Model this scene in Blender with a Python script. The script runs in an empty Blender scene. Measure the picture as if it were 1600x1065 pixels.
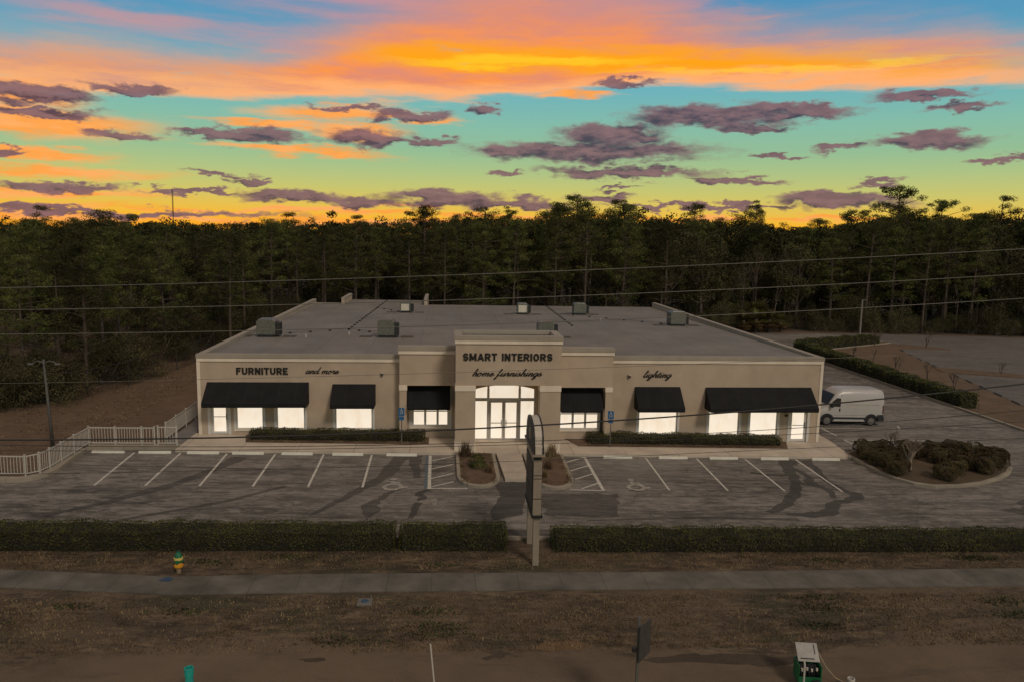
import bpy, math, random
import numpy as np
from mathutils import Vector, Matrix
random.seed(7); RNG = np.random.default_rng(11)
S = bpy.context.scene
COL = S.collection
R = math.radians

# ------------------------------------------------------------------ camera
CAM = (13.956483, -43.968858, 11.450247); YAW, PITCH, ROLL = 0.0860522, 0.1347445, -0.0188049
def cam_axes():
    c, s = math.cos(YAW), math.sin(YAW)
    r = Vector((c, -s, 0)); h = Vector((s, c, 0)); z = Vector((0, 0, 1))
    cp, sp = math.cos(PITCH), math.sin(PITCH)
    f = h*cp - z*sp; u = h*sp + z*cp
    cr, sr = math.cos(ROLL), math.sin(ROLL)
    return r*cr - u*sr, r*sr + u*cr, f
AX = cam_axes()
cd = bpy.data.cameras.new('camera'); cam = bpy.data.objects.new('camera', cd); COL.objects.link(cam)
m = Matrix.Identity(4)
for i in range(3): m[i][0], m[i][1], m[i][2], m[i][3] = AX[0][i], AX[1][i], -AX[2][i], CAM[i]
cam.matrix_world = m
cd.lens = 27.0; cd.sensor_width = 36.0; cd.sensor_fit = 'HORIZONTAL'; cd.clip_start = .5; cd.clip_end = 5000
S.camera = cam
def direction(u, v):                       # direction of a point of the photograph, used for the sky only
    return (AX[0]*((u-800)/1200) + AX[1]*((532.5-v)/1200) + AX[2]).normalized()
def azel(u, v):
    d = direction(u, v); return math.degrees(math.atan2(d.x, d.y)-YAW), math.degrees(math.asin(d.z))

S.render.engine = 'CYCLES'
S.view_settings.view_transform = 'Standard'; S.view_settings.look = 'None'
S.view_settings.exposure = 0; S.view_settings.gamma = 1
def lin(r, g, b):
    f = lambda c: c/12.92 if c <= .04045 else ((c+.055)/1.055)**2.4
    return (f(r/255), f(g/255), f(b/255), 1)

# ------------------------------------------------------------------ sun
SUN_AZ, SUN_EL = R(155), R(42)             # azimuth clockwise from +Y
sl = bpy.data.lights.new('sun', 'SUN'); sun = bpy.data.objects.new('sun', sl); COL.objects.link(sun)
sd = Vector((math.sin(SUN_AZ)*math.cos(SUN_EL), math.cos(SUN_AZ)*math.cos(SUN_EL), math.sin(SUN_EL)))
sun.rotation_euler = sd.to_track_quat('Z', 'Y').to_euler(); sun.location = (20, -60, 60)
sl.energy = 1.15; sl.angle = R(12); sl.color = (1.0, .87, .73)

# ------------------------------------------------------------------ sky
W = bpy.data.worlds.new('World'); S.world = W; W.use_nodes = True
def build_sky():
    nt = W.node_tree; N = nt.nodes; L = nt.links; N.clear()
    def nd(t, **k):
        n = N.new(t)
        for a, b in k.items(): setattr(n, a, b)
        return n
    def put(sock, v):
        if isinstance(v, bpy.types.NodeSocket): L.new(v, sock)
        elif v is not None: sock.default_value = v
    def M(op, a, b=None, c=None, clamp=False):
        n = nd('ShaderNodeMath', operation=op, use_clamp=clamp); put(n.inputs[0], a); put(n.inputs[1], b)
        if c is not None: put(n.inputs[2], c)
        return n.outputs[0]
    def V(op, a, b=None, c=None):
        n = nd('ShaderNodeVectorMath', operation=op); put(n.inputs[0], a)
        if b is not None: put(n.inputs[1], b)
        if c is not None: put(n.inputs[2], c)
        return n.outputs['Value'] if op == 'LENGTH' else n.outputs[0]
    def mixc(f, a, b):
        n = nd('ShaderNodeMix', data_type='RGBA'); put(n.inputs[0], f); put(n.inputs[6], a); put(n.inputs[7], b); return n.outputs[2]
    def sm(x, lo, hi):
        n = nd('ShaderNodeMapRange', interpolation_type='SMOOTHSTEP'); put(n.inputs[0], x); put(n.inputs[1], lo); put(n.inputs[2], hi); return n.outputs[0]
    def noise(vec, sc, det=5, rough=.55):
        n = nd('ShaderNodeTexNoise'); put(n.inputs['Vector'], vec); put(n.inputs['Scale'], sc); put(n.inputs['Detail'], det); put(n.inputs['Roughness'], rough); return n
    tc = nd('ShaderNodeTexCoord'); nrm = nd('ShaderNodeVectorMath', operation='NORMALIZE'); L.new(tc.outputs['Generated'], nrm.inputs[0])
    sp = nd('ShaderNodeSeparateXYZ'); L.new(nrm.outputs[0], sp.inputs[0])
    az = M('MULTIPLY', M('SUBTRACT', M('ARCTAN2', sp.outputs[0], sp.outputs[1]), YAW), 57.29578)
    el = M('MULTIPLY', M('ARCSINE', sp.outputs[2]), 57.29578)
    cb = nd('ShaderNodeCombineXYZ'); L.new(az, cb.inputs[0]); L.new(el, cb.inputs[1]); P = cb.outputs[0]
    # sky gradient by elevation; unseen upper stops warmed and brightened to light the ground
    ramp = nd('ShaderNodeValToRGB'); el_f = M('DIVIDE', el, 90, clamp=True); L.new(el_f, ramp.inputs[0])
    stops = [(0, (252, 160, 40)), (1.0, (250, 182, 46)), (2.0, (228, 192, 82)), (3.2, (200, 196, 110)), (4.6, (172, 193, 132)), (6.0, (147, 188, 148)),
             (8.0, (130, 186, 168)), (10.5, (106, 176, 188)), (13.5, (88, 154, 186)), (17, (72, 138, 184)), (22, (84, 120, 150)), (30, (126, 114, 108)), (50, (136, 120, 106)), (90, (132, 116, 102))]
    e = ramp.color_ramp.elements
    while len(e) < len(stops): e.new(.5)
    for i, (d, c) in enumerate(stops): e[i].position = d/90; e[i].color = lin(*c)
    col = ramp.outputs[0]
    # streak noises
    st = noise(V('MULTIPLY', P, (.045, .42, 1)), 1.0, 6, .6); fine = noise(V('MULTIPLY', P, (.16, .9, 1)), 1.0, 6, .62)
    # high sheet of lit cloud between two edges that wander with azimuth
    def edge(pts):
        fc = nd('ShaderNodeFloatCurve'); L.new(M('DIVIDE', M('ADD', az, 45), 90, clamp=True), fc.inputs['Value'])
        pp = [((azel(u, v)[0]+45)/90, azel(u, v)[1]/30) for u, v in pts]; c = fc.mapping.curves[0]
        pp = [(0, pp[0][1])] + pp + [(1, pp[-1][1])]
        while len(c.points) < len(pp): c.points.new(.5, .5)
        for i, (a, b) in enumerate(pp): c.points[i].location = (a, b)
        fc.mapping.extend = 'HORIZONTAL'; fc.mapping.use_clip = False; fc.mapping.update()
        return M('MULTIPLY', fc.outputs[0], 30)
    lo = edge([(0, 128), (150, 142), (300, 152), (600, 150), (720, 160), (850, 150), (1000, 138), (1300, 136), (1600, 128)])
    hi = edge([(0, 70), (150, 84), (300, 100), (420, 92), (540, 50), (680, 0), (800, -30), (900, -20), (1000, 0), (1100, 28), (1200, 48), (1400, 58), (1520, 66), (1600, 84)])
    wob = M('MULTIPLY', M('SUBTRACT', st.outputs[0], .5), 3.2); wobf = M('MULTIPLY', M('SUBTRACT', fine.outputs[0], .5), 1.6)
    eln = M('ADD', M('ADD', el, wob), wobf)
    m1 = sm(M('SUBTRACT', eln, lo), -.35, .5); m2 = sm(M('SUBTRACT', hi, eln), -2.2, 2.4)
    band = M('MULTIPLY', m1, m2)
    def blobs(lst, vec):
        out = None
        for (u, v, rx, ry) in lst:
            a, b = azel(u, v); rx *= .0445; ry *= .0385
            l = V('LENGTH', V('MULTIPLY_ADD', vec, (1/rx, 1/ry, 0), (-a/rx, -b/ry, 0)))
            out = l if out is None else M('MINIMUM', out, l)
        return out
    warp = V('MULTIPLY', V('SUBTRACT', fine.outputs['Color'], (.5, .5, .5)), (7.0, 2.4, 0))
    PW = V('ADD', P, warp)
    # mauve cirrus high up
    cir = blobs([(330, 48, 360, 30), (560, 18, 260, 34), (180, 95, 210, 14), (700, 10, 260, 26), (1000, 5, 190, 16), (1150, 22, 60, 12), (1500, 66, 170, 12), (420, 112, 200, 16), (900, 30, 260, 14)], PW)
    cirm = M('MULTIPLY', sm(cir, 1.15, .35), sm(st.outputs[0], .36, .66))
    col = mixc(M('MULTIPLY', cirm, .7), col, lin(214, 146, 140))
    # colour inside the lit sheet: yellow core, orange body, rose rim
    core2 = blobs([(830, 96, 240, 11), (1230, 110, 300, 7)], PW)
    core = blobs([(860, 92, 330, 24), (1130, 104, 380, 20), (1480, 112, 160, 12), (700, 80, 160, 24)], PW)
    bodyc = mixc(sm(M('ADD', fine.outputs[0], M('MULTIPLY', st.outputs[0], .5)), .58, .92), lin(255, 150, 62), lin(226, 140, 112))
    bodyc = mixc(sm(core, 1.3, .45), bodyc, lin(255, 162, 12)); bodyc = mixc(sm(core2, 1.2, .3), bodyc, lin(255, 196, 30))
    bodyc = mixc(sm(M('SUBTRACT', M('SUBTRACT', eln, lo), .3), 1.1, 0), bodyc, lin(255, 176, 112))
    upper = sm(el, 12.2, 16.5)
    bodyc = mixc(M('MULTIPLY', upper, .7), bodyc, lin(212, 140, 126))
    col = mixc(M('MULTIPLY', band, sm(fine.outputs[0], .12, .42)), col, bodyc)
    # lower lit patches
    lp = blobs([(60, 190, 170, 30), (60, 262, 190, 13), (100, 299, 150, 9), (40, 236, 120, 9), (540, 180, 150, 20), (470, 236, 150, 10), (560, 208, 80, 18), (650, 190, 90, 10), (420, 196, 120, 9), (905, 150, 75, 9), (560, 348, 500, 9),
                (20, 150, 90, 26), (780, 338, 900, 5), (30, 335, 220, 8), (640, 320, 60, 5), (1330, 345, 260, 6)], PW)
    lpm = M('MULTIPLY', sm(lp, 1.25, .35), sm(fine.outputs[0], .3, .5))
    col = mixc(lpm, col, mixc(sm(fine.outputs[0], .42, .6), lin(255, 158, 60), lin(255, 172, 96)))
    # low dark clouds
    warp2 = V('MULTIPLY', V('SUBTRACT', noise(V('MULTIPLY', P, (.42, 1.15, 1)), 1.0, 7, .56).outputs['Color'], (.5, .5, .5)), (4.2, 2.2, 0))
    wf = V('MULTIPLY', V('SUBTRACT', noise(V('MULTIPLY', P, (1.5, 3.4, 1)), 1.0, 5, .6).outputs['Color'], (.5, .5, .5)), (1.3, .55, 0))
    PD = V('ADD', V('ADD', P, warp2), wf)
    DARK = [(50, 146, 78, 12), (200, 138, 62, 9), (60, 172, 80, 9), (178, 210, 44, 9), (395, 213, 90, 13), (322, 209, 46, 9), (575, 215, 70, 15), (672, 222, 52, 9), (640, 181, 68, 9),
                (545, 168, 60, 6), (758, 168, 20, 11), (925, 238, 190, 19), (955, 212, 85, 20), (800, 236, 60, 11), (1120, 182, 130, 22), (1240, 174, 90, 12), (1170, 200, 60, 9),
                (975, 130, 50, 8), (980, 270, 130, 11), (1150, 281, 72, 7), (1450, 144, 66, 8), (1510, 164, 44, 8), (1450, 219, 80, 14), (1310, 231, 34, 7), (1562, 253, 48, 6),
                (1212, 245, 36, 5), (95, 292, 78, 9), (12, 239, 22, 6), (340, 272, 48, 5), (392, 283, 26, 5), (300, 298, 74, 5), (455, 306, 86, 12), (560, 314, 66, 11), (690, 308, 100, 15),
                (800, 318, 90, 12), (1310, 312, 92, 11), (788, 272, 24, 6), (150, 332, 260, 7), (1370, 286, 32, 5), (965, 292, 40, 4), (945, 308, 50, 8), (1095, 322, 160, 5)]
    dk = blobs(DARK, PD); dk2 = blobs(DARK, V('ADD', PD, (.2, .55, 0)))
    dkn = M('ADD', dk, M('MULTIPLY', M('SUBTRACT', fine.outputs[0], .5), .8)); dm = sm(dkn, 1.36, .66)
    n2 = noise(V('MULTIPLY', P, (.5, 1.6, 1)), 1.3, 5, .6).outputs[0]
    dcol = mixc(sm(n2, .34, .66), lin(64, 50, 74), lin(122, 92, 102)); dcol = mixc(M('MULTIPLY', sm(M('ADD', M('SUBTRACT', dk2, dk), M('MULTIPLY', M('SUBTRACT', n2, .5), .8)), .1, .75), .5), dcol, lin(148, 108, 112)); dcol = mixc(sm(dkn, .75, 1.4), dcol, lin(158, 118, 112))
    col = mixc(M('MULTIPLY', dm, .94), col, dcol)
    # below the horizon: dim earth tone, so nothing bright shows between far trees
    col = mixc(sm(el, -.2, -1.5), col, lin(34, 30, 24))
    bg = nd('ShaderNodeBackground'); L.new(col, bg.inputs[0]); bg.inputs[1].default_value = 1.0
    # faint physical twilight skylight added over the painted cloudscape's base
    ns = nd('ShaderNodeTexSky'); ns.sky_type = 'NISHITA'; ns.sun_disc = False; ns.sun_elevation = R(3); ns.sun_rotation = SUN_AZ
    b2 = nd('ShaderNodeBackground'); L.new(ns.outputs[0], b2.inputs[0]); b2.inputs[1].default_value = .004
    ad = nd('ShaderNodeAddShader'); L.new(bg.outputs[0], ad.inputs[0]); L.new(b2.outputs[0], ad.inputs[1])
    o = nd('ShaderNodeOutputWorld'); L.new(ad.outputs[0], o.inputs[0])
build_sky()
W.cycles.sampling_method = 'MANUAL'; W.cycles.sample_map_resolution = 512

# ------------------------------------------------------------------ helpers
def tag(o, label=None, cat=None, group=None, kind=None):
    if label: o['label'] = label
    if cat: o['category'] = cat
    if group: o['group'] = group
    if kind: o['kind'] = kind
    return o
def empty(name, loc, label, cat, group=None, rz=0):
    o = bpy.data.objects.new(name, None); COL.objects.link(o); o.location = loc; o.rotation_euler = (0, 0, rz)
    o.empty_display_size = .2
    return tag(o, label, cat, group)
def G(x): return -0.0166*min(max(x, -40), 130)
def A(x): return G(x) - .15               # asphalt level
class MB:
    def __init__(s): s.v = []; s.f = []
    def add(s, vs, fs):
        b = len(s.v); s.v += [tuple(p) for p in vs]; s.f += [tuple(b+i for i in f) for f in fs]; return s
    def box(s, x0, x1, y0, y1, z0, z1):
        return s.hexa([(x0, y0, z0), (x1, y0, z0), (x1, y1, z0), (x0, y1, z0)], [(x0, y0, z1), (x1, y0, z1), (x1, y1, z1), (x0, y1, z1)])
    def hexa(s, b, t): return s.add(list(b)+list(t), [(3, 2, 1, 0), (4, 5, 6, 7), (0, 1, 5, 4), (1, 2, 6, 5), (2, 3, 7, 6), (3, 0, 4, 7)])
    def prism(s, pts, z0, z1):               # z0,z1 numbers or callables of x
        f0 = z0 if callable(z0) else (lambda x: z0); f1 = z1 if callable(z1) else (lambda x: z1)
        a = sum(pts[i][0]*pts[(i+1) % len(pts)][1]-pts[(i+1) % len(pts)][0]*pts[i][1] for i in range(len(pts)))
        if a < 0: pts = pts[::-1]
        n = len(pts)
        return s.add([(x, y, f0(x)) for x, y in pts]+[(x, y, f1(x)) for x, y in pts], [tuple(range(n-1, -1, -1)), tuple(range(n, 2*n))]+[(i, (i+1) % n, n+(i+1) % n, n+i) for i in range(n)])
    def tube(s, pts, r, n=8, cap=True):
        pts = [Vector(p) for p in pts]; rs = r if isinstance(r, (list, tuple)) else [r]*len(pts); vs = []; fs = []
        t = (pts[1]-pts[0]).normalized(); a = t.orthogonal().normalized()
        for i, p in enumerate(pts):
            t = (pts[min(i+1, len(pts)-1)]-pts[max(i-1, 0)]).normalized(); a = (a-t*a.dot(t))
            a = a.normalized() if a.length > 1e-6 else t.orthogonal().normalized(); b = t.cross(a)
            for k in range(n):
                q = 2*math.pi*k/n; vs.append(p+(a*math.cos(q)+b*math.sin(q))*rs[i])
        for i in range(len(pts)-1):
            for k in range(n): fs.append((i*n+k, i*n+(k+1) % n, (i+1)*n+(k+1) % n, (i+1)*n+k))
        if cap: fs += [tuple(range(n-1, -1, -1)), tuple((len(pts)-1)*n+k for k in range(n))]
        return s.add(vs, fs)
    def lathe(s, prof, c=(0, 0, 0), n=16, axis='z'):
        vs = []; fs = []
        for r, h in prof:
            for k in range(n):
                q = 2*math.pi*k/n; p = (r*math.cos(q), r*math.sin(q), h)
                if axis == 'y': p = (p[0], p[2], p[1])
                if axis == 'x': p = (p[2], p[0], p[1])
                vs.append((p[0]+c[0], p[1]+c[1], p[2]+c[2]))
        for i in range(len(prof)-1):
            for k in range(n):
                q = (i*n+k, i*n+(k+1) % n, (i+1)*n+(k+1) % n, (i+1)*n+k); fs.append(q[::-1] if axis == 'y' else q)
        fs += [tuple(range(n-1, -1, -1)), tuple((len(prof)-1)*n+k for k in range(n))]
        return s.add(vs, fs)
    def build(s, name, mat, parent=None, smooth=False, loc=None, bevel=0):
        me = bpy.data.meshes.new(name); me.from_pydata([tuple(map(float, p)) for p in s.v], [], s.f); me.update()
        me.materials.append(mat)
        if smooth: me.shade_smooth()
        o = bpy.data.objects.new(name, me); COL.objects.link(o)
        if parent: o.parent = parent
        if loc: o.location = loc
        if bevel:
            b = o.modifiers.new('bevel', 'BEVEL'); b.width = bevel; b.segments = 2; b.limit_method = 'ANGLE'
        return o
def copy_tree(o, parent=None):
    c = o.copy(); COL.objects.link(c)
    if parent: c.parent = parent
    for ch in o.children: copy_tree(ch, c)
    return c
def np_mesh(name, V_, F_, mat, parent=None, loc=None):
    """fast mesh from vertex array and quad array"""
    me = bpy.data.meshes.new(name); nv, nf, k = len(V_), len(F_), F_.shape[1]
    me.vertices.add(nv); me.vertices.foreach_set('co', np.asarray(V_, np.float32).ravel())
    me.loops.add(nf*k); me.loops.foreach_set('vertex_index', np.asarray(F_, np.int32).ravel())
    me.polygons.add(nf); me.polygons.foreach_set('loop_start', np.arange(0, nf*k, k, dtype=np.int32)); me.polygons.foreach_set('loop_total', np.full(nf, k, np.int32))
    me.update(calc_edges=True); me.validate(); me.materials.append(mat)
    o = bpy.data.objects.new(name, me); COL.objects.link(o)
    if parent: o.parent = parent
    if loc: o.location = loc
    return o
def cards(P, size, aspect=.45, up=.0, norm=None, spread=1.0):
    """quads (rhombic leaves) centred on P with random orientation; norm biases the facing"""
    n = len(P); d = RNG.normal(size=(n, 3)); d[:, 2] += up; d /= np.linalg.norm(d, axis=1)[:, None]
    q = RNG.normal(size=(n, 3))
    if norm is not None: q = norm + q*spread
    w = np.cross(d, q); w /= np.linalg.norm(w, axis=1)[:, None]+1e-9
    s = np.asarray(size)*RNG.uniform(.6, 1.3, n); s = s[:, None]
    a = P-d*s*.5; b = P+w*s*aspect*.5; c = P+d*s*.5; e = P-w*s*aspect*.5
    V_ = np.stack([a, b, c, e], 1).reshape(-1, 3); return V_, np.arange(4*n).reshape(-1, 4)

# ------------------------------------------------------------------ materials
class MT:
    def __init__(s, name):
        s.m = bpy.data.materials.new(name); s.m.use_nodes = True; s.t = s.m.node_tree; s.N = s.t.nodes; s.L = s.t.links
        s.b = s.N['Principled BSDF']; s.tc = s.N.new('ShaderNodeTexCoord'); s.co = s.tc.outputs['Object']
    def put(s, sock, v):
        if isinstance(v, bpy.types.NodeSocket): s.L.new(v, sock)
        elif v is not None: sock.default_value = v
    def noise(s, sc, det=4, rough=.55, vec=None, stretch=None):
        n = s.N.new('ShaderNodeTexNoise'); v = vec or s.co
        if stretch:
            mp = s.N.new('ShaderNodeMapping'); s.L.new(v, mp.inputs[0]); mp.inputs['Scale'].default_value = stretch; v = mp.outputs[0]
        s.L.new(v, n.inputs['Vector']); n.inputs['Scale'].default_value = sc; n.inputs['Detail'].default_value = det; n.inputs['Roughness'].default_value = rough
        return n.outputs[0]
    def rng(s, x, lo, hi, a=0, b=1):
        n = s.N.new('ShaderNodeMapRange'); s.put(n.inputs[0], x); n.inputs[1].default_value = lo; n.inputs[2].default_value = hi; n.inputs[3].default_value = a; n.inputs[4].default_value = b; return n.outputs[0]
    def math(s, op, a, b=None):
        n = s.N.new('ShaderNodeMath'); n.operation = op; s.put(n.inputs[0], a); s.put(n.inputs[1], b); return n.outputs[0]
    def mix(s, f, a, b):
        n = s.N.new('ShaderNodeMix'); n.data_type = 'RGBA'; s.put(n.inputs[0], f); s.put(n.inputs[6], a); s.put(n.inputs[7], b); return n.outputs[2]
    def xyz(s):
        n = s.N.new('ShaderNodeSeparateXYZ'); s.L.new(s.co, n.inputs[0]); return n.outputs
    def col(s, c): s.put(s.b.inputs['Base Color'], c); return s
    def rough(s, r): s.put(s.b.inputs['Roughness'], r); return s
    def bump(s, h, st=.3, d=.02):
        n = s.N.new('ShaderNodeBump'); s.L.new(h, n.inputs['Height']); n.inputs['Strength'].default_value = st; n.inputs['Distance'].default_value = d; s.L.new(n.outputs[0], s.b.inputs['Normal']); return s
C = lambda r, g, b: (r, g, b, 1)
def plain(name, c, rough=.6, metal=0, var=.12, sc=6):
    t = MT(name); n = t.noise(sc); c = C(*c)
    t.col(t.mix(t.rng(n, .3, .7), tuple(k*(1-var) for k in c[:3])+(1,), tuple(min(1, k*(1+var)) for k in c[:3])+(1,))); t.rough(rough); t.b.inputs['Metallic'].default_value = metal
    return t.m
def foliage(name, a, b, tip=None, var=.5):
    t = MT(name); oi = t.N.new('ShaderNodeObjectInfo'); n = t.noise(1.1, 4, .6, vec=t.N.new('ShaderNodeNewGeometry').outputs['Position'])
    g = t.N.new('ShaderNodeNewGeometry'); r = g.outputs['Random Per Island']
    c = t.mix(t.rng(n, .42, .60), C(*(k*.8 for k in a)), C(*(k*1.25 for k in b)))
    if tip: c = t.mix(t.math('MULTIPLY', t.rng(r, .55, 1), .4), c, C(*tip))
    hs = t.N.new('ShaderNodeHueSaturation'); t.put(hs.inputs['Color'], c)
    t.put(hs.inputs['Value'], t.math('ADD', t.rng(oi.outputs['Random'], 0, 1, 1-var, 1+var), t.rng(r, 0, 1, -.10, .10)))
    t.put(hs.inputs['Hue'], t.rng(oi.outputs['Random'], 0, 1, .485, .512))
    t.col(hs.outputs[0]).rough(.7); t.b.inputs['Specular IOR Level'].default_value = .2
    return t.m
def stucco(name, c):
    t = MT(name); n = t.noise(1.1, 5); n2 = t.noise(.35, 3, stretch=(1, 1, .25)); f = t.noise(60, 3)
    k = C(*c); a = tuple(x*.90 for x in k[:3])+(1,); b = tuple(min(1, x*1.07) for x in k[:3])+(1,)
    t.col(t.mix(t.math('MULTIPLY', t.rng(n2, .45, .75), .36), t.mix(t.rng(n, .3, .7), a, b), C(*(x*.6 for x in c)))).rough(.88); t.bump(f, .25, .01)
    return t.m
def concrete(name, c, jx=1.5, jy=None, stain=.35):
    t = MT(name); n = t.noise(.8, 6, .6); n2 = t.noise(25, 3); x, y, z = t.xyz()
    base = t.mix(t.rng(n, .3, .7), C(*(k*(1-stain*.7) for k in c)), C(*(min(1, k*(1+stain*.4)) for k in c)))
    base = t.mix(t.rng(n2, .35, .75, 0, .25), base, C(*(k*.7 for k in c)))
    for ax, sp in ((x, jx), (y, jy)):
        if sp:
            fr = t.math('FRACT', t.math('DIVIDE', ax, sp)); ln = t.math('LESS_THAN', fr, .022/sp); base = t.mix(t.math('MULTIPLY', ln, .75), base, C(.05, .045, .04))
    t.col(base).rough(.9); t.bump(n2, .2, .01); return t.m
M = {}
M['wall'] = stucco('stucco', (.50, .395, .295)); M['trim'] = stucco('trim_stucco', (.80, .69, .56)); M['cap'] = stucco('parapet_cap', (.36, .31, .25))
M['walk'] = concrete('sidewalk_concrete', (.56, .47, .37), 3.0, None); M['curb'] = concrete('curb_concrete', (.33, .28, .215), 3.0)
M['pathway'] = concrete('street_sidewalk', (.150, .132, .106), 1.5, None, .75); M['stop'] = concrete('painted_wheel_stop', (.86, .79, .67), None, None, .5)
M['paint'] = plain('road_paint', (.56, .52, .45), .8, var=.35, sc=9)
M['paintold'] = plain('worn_road_paint', (.24, .21, .18), .85, var=.5, sc=5); M['bluepaint'] = plain('faded_blue_paint', (.10, .13, .16), .85, var=.3)
def asphalt(name, lo, hi, streak=1.0):
    t = MT(name); big = t.noise(.12, 5, .6); st = t.noise(.5, 6, .68, stretch=(.3, 1.6, 1)); st2 = t.noise(1.4, 5, .7, stretch=(.16, 2.2, 1)); fine = t.noise(30, 4, .7)
    blot = t.noise(.55, 5, .65)
    c = t.mix(t.rng(st, .42, .58), C(*lo), C(*hi))
    c = t.mix(t.rng(blot, .50, .60, 0, .6*streak), c, C(*(k*.55 for k in lo))); sp3 = t.noise(3.2, 6, .8, stretch=(.4, 1.2, 1)); c = t.mix(t.rng(sp3, .50, .60, 0, .75*streak), c, C(*(k*.45 for k in lo))); c = t.mix(t.rng(sp3, .38, .47, .75*streak, 0), c, C(*(k*1.35 for k in hi))); ln = t.noise(1.0, 4, .7, stretch=(.03, 3.2, 1)); c = t.mix(t.rng(ln, .56, .66, 0, .6*streak), c, C(*(k*.6 for k in lo)))
    c = t.mix(t.rng(st2, .52, .70, 0, .5*streak), c, C(*(k*1.45 for k in hi)))
    c = t.mix(t.rng(big, .35, .65, 0, .4), c, C(*(k*1.2 for k in hi)))
    c = t.mix(t.rng(fine, .35, .8, 0, .4), c, C(*(k*.55 for k in lo)))
    vo = t.N.new('ShaderNodeTexVoronoi'); vo.feature = 'DISTANCE_TO_EDGE'; vo.inputs['Scale'].default_value = .24; vv = t.N.new('ShaderNodeVectorMath'); vv.operation = 'ADD'
    nn = t.N.new('ShaderNodeTexNoise'); t.L.new(t.co, nn.inputs['Vector']); nn.inputs['Scale'].default_value = .9; nn.inputs['Detail'].default_value = 4
    t.L.new(t.co, vv.inputs[0]); t.L.new(nn.outputs['Color'], vv.inputs[1]); t.L.new(vv.outputs[0], vo.inputs['Vector'])
    crack = t.math('LESS_THAN', vo.outputs['Distance'], .005)
    c = t.mix(t.math('MULTIPLY', crack, .3), c, C(.012, .010, .009))
    t.col(c).rough(.93); t.bump(fine, .35, .01); return t.m
M['faint'] = asphalt('worn_and_shadow_asphalt', (.062, .054, .046), (.115, .100, .086)); M['asphalt'] = asphalt('weathered_asphalt', (.086, .075, .064), (.25, .222, .192)); M['asphalt_old'] = asphalt('pale_asphalt', (.115, .100, .086), (.165, .145, .126), .6)  # first one colours worn spots and the painted shadow lines
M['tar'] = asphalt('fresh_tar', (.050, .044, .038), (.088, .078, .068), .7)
def ground_mat():
    t = MT('grass_and_sand'); x, y, z = t.xyz(); n = t.noise(.35, 6, .65); n2 = t.noise(2.2, 6, .7, stretch=(.6, 1.4, 1)); f = t.noise(14, 4, .75); gz = t.noise(.5, 5, .7, stretch=(.5, 1.2, 1)); d = t.noise(.18, 5, .6)
    grass = t.mix(t.rng(n2, .36, .64), C(.062, .039, .021), C(.225, .155, .094))
    grass = t.mix(t.rng(gz, .52, .62, 0, .65), grass, C(.038, .050, .018)); grass = t.mix(t.rng(t.noise(.7, 6, .7, stretch=(.6, 1.5, 1)), .48, .62, 0, .6), grass, C(.032, .022, .013)); grass = t.mix(t.rng(d, .50, .62, 0, .6), grass, C(.185, .125, .075)); tp0 = t.noise(1.6, 6, .75, stretch=(.35, 1.3, 1)); grass = t.mix(t.rng(tp0, .56, .64, 0, .75), grass, C(.28, .198, .122)); grass = t.mix(t.rng(tp0, .36, .44, .7, 0), grass, C(.028, .019, .012))
    grass = t.mix(t.rng(f, .35, .7, 0, .7), grass, C(.030, .021, .012))
    sand = t.mix(t.rng(n, .35, .65), C(.122, .084, .052), (.165, .116, .073, 1)); sand = t.mix(t.rng(t.noise(.9, 6, .72, stretch=(.35, 1.6, 1)), .55, .72, 0, .6), sand, C(.070, .048, .031))
    edge = t.math('ADD', y, t.math('ADD', t.rng(t.noise(.16, 6, .6), 0, 1, -2.6, 2.6), t.rng(t.noise(1.3, 5, .7), 0, 1, -1.2, 1.2)))
    f1 = t.rng(edge, -23.1, -22.7, 1, 0); f1.node.clamp = True
    c = t.mix(f1, grass, sand)
    litter = t.mix(t.rng(n2, .36, .64), C(.108, .066, .037), C(.185, .118, .068)); litter = t.mix(t.rng(n, .5, .7, 0, .6), litter, C(.22, .150, .094)); litter = t.mix(t.rng(f, .35, .75, 0, .4), litter, C(.05, .032, .02))
    back = t.rng(y, -14.8, -14.2)
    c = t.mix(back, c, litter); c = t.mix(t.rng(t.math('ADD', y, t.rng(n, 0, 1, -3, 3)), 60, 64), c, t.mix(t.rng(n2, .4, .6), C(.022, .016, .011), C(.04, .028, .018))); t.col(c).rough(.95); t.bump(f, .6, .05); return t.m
M['ground'] = ground_mat()
def dirt(name, a, b, g=None):
    t = MT(name); n = t.noise(1.1, 6, .65); f = t.noise(18, 4, .75); c = t.mix(t.rng(n, .35, .65), C(*a), C(*b)); c = t.mix(t.rng(f, .4, .7, 0, .6), c, C(*(k*.4 for k in a)))
    if g: c = t.mix(t.rng(t.noise(.6, 5), .5, .62, 0, .6), c, C(*g))
    t.col(c).rough(.95); t.bump(f, .7, .04); return t.m
M['mulch'] = dirt('bark_mulch', (.115, .068, .042), (.19, .118, .072)); M['drygrass'] = dirt('dry_grass_bed', (.095, .062, .034), (.135, .09, .05), (.06, .055, .025))
def roofmat():
    t = MT('roof_membrane'); x, y, z = t.xyz(); n = t.noise(.25, 6, .6); s = t.noise(.8, 5, .6, stretch=(1.6, .25, 1))
    c = t.mix(t.rng(n, .35, .65), C(.175, .158, .140), C(.245, .220, .195)); c = t.mix(t.rng(s, .5, .72, 0, .4), c, C(.14, .12, .105))
    for ax, sp in ((x, 3.05), (y, 9.2)):
        fr = t.math('FRACT', t.math('DIVIDE', t.math('ADD', ax, t.rng(n, 0, 1, -.05, .05)), sp)); c = t.mix(t.math('MULTIPLY', t.math('LESS_THAN', fr, .035/sp*2), .45), c, C(.12, .10, .09))
    t.col(c).rough(.7); return t.m
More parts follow.
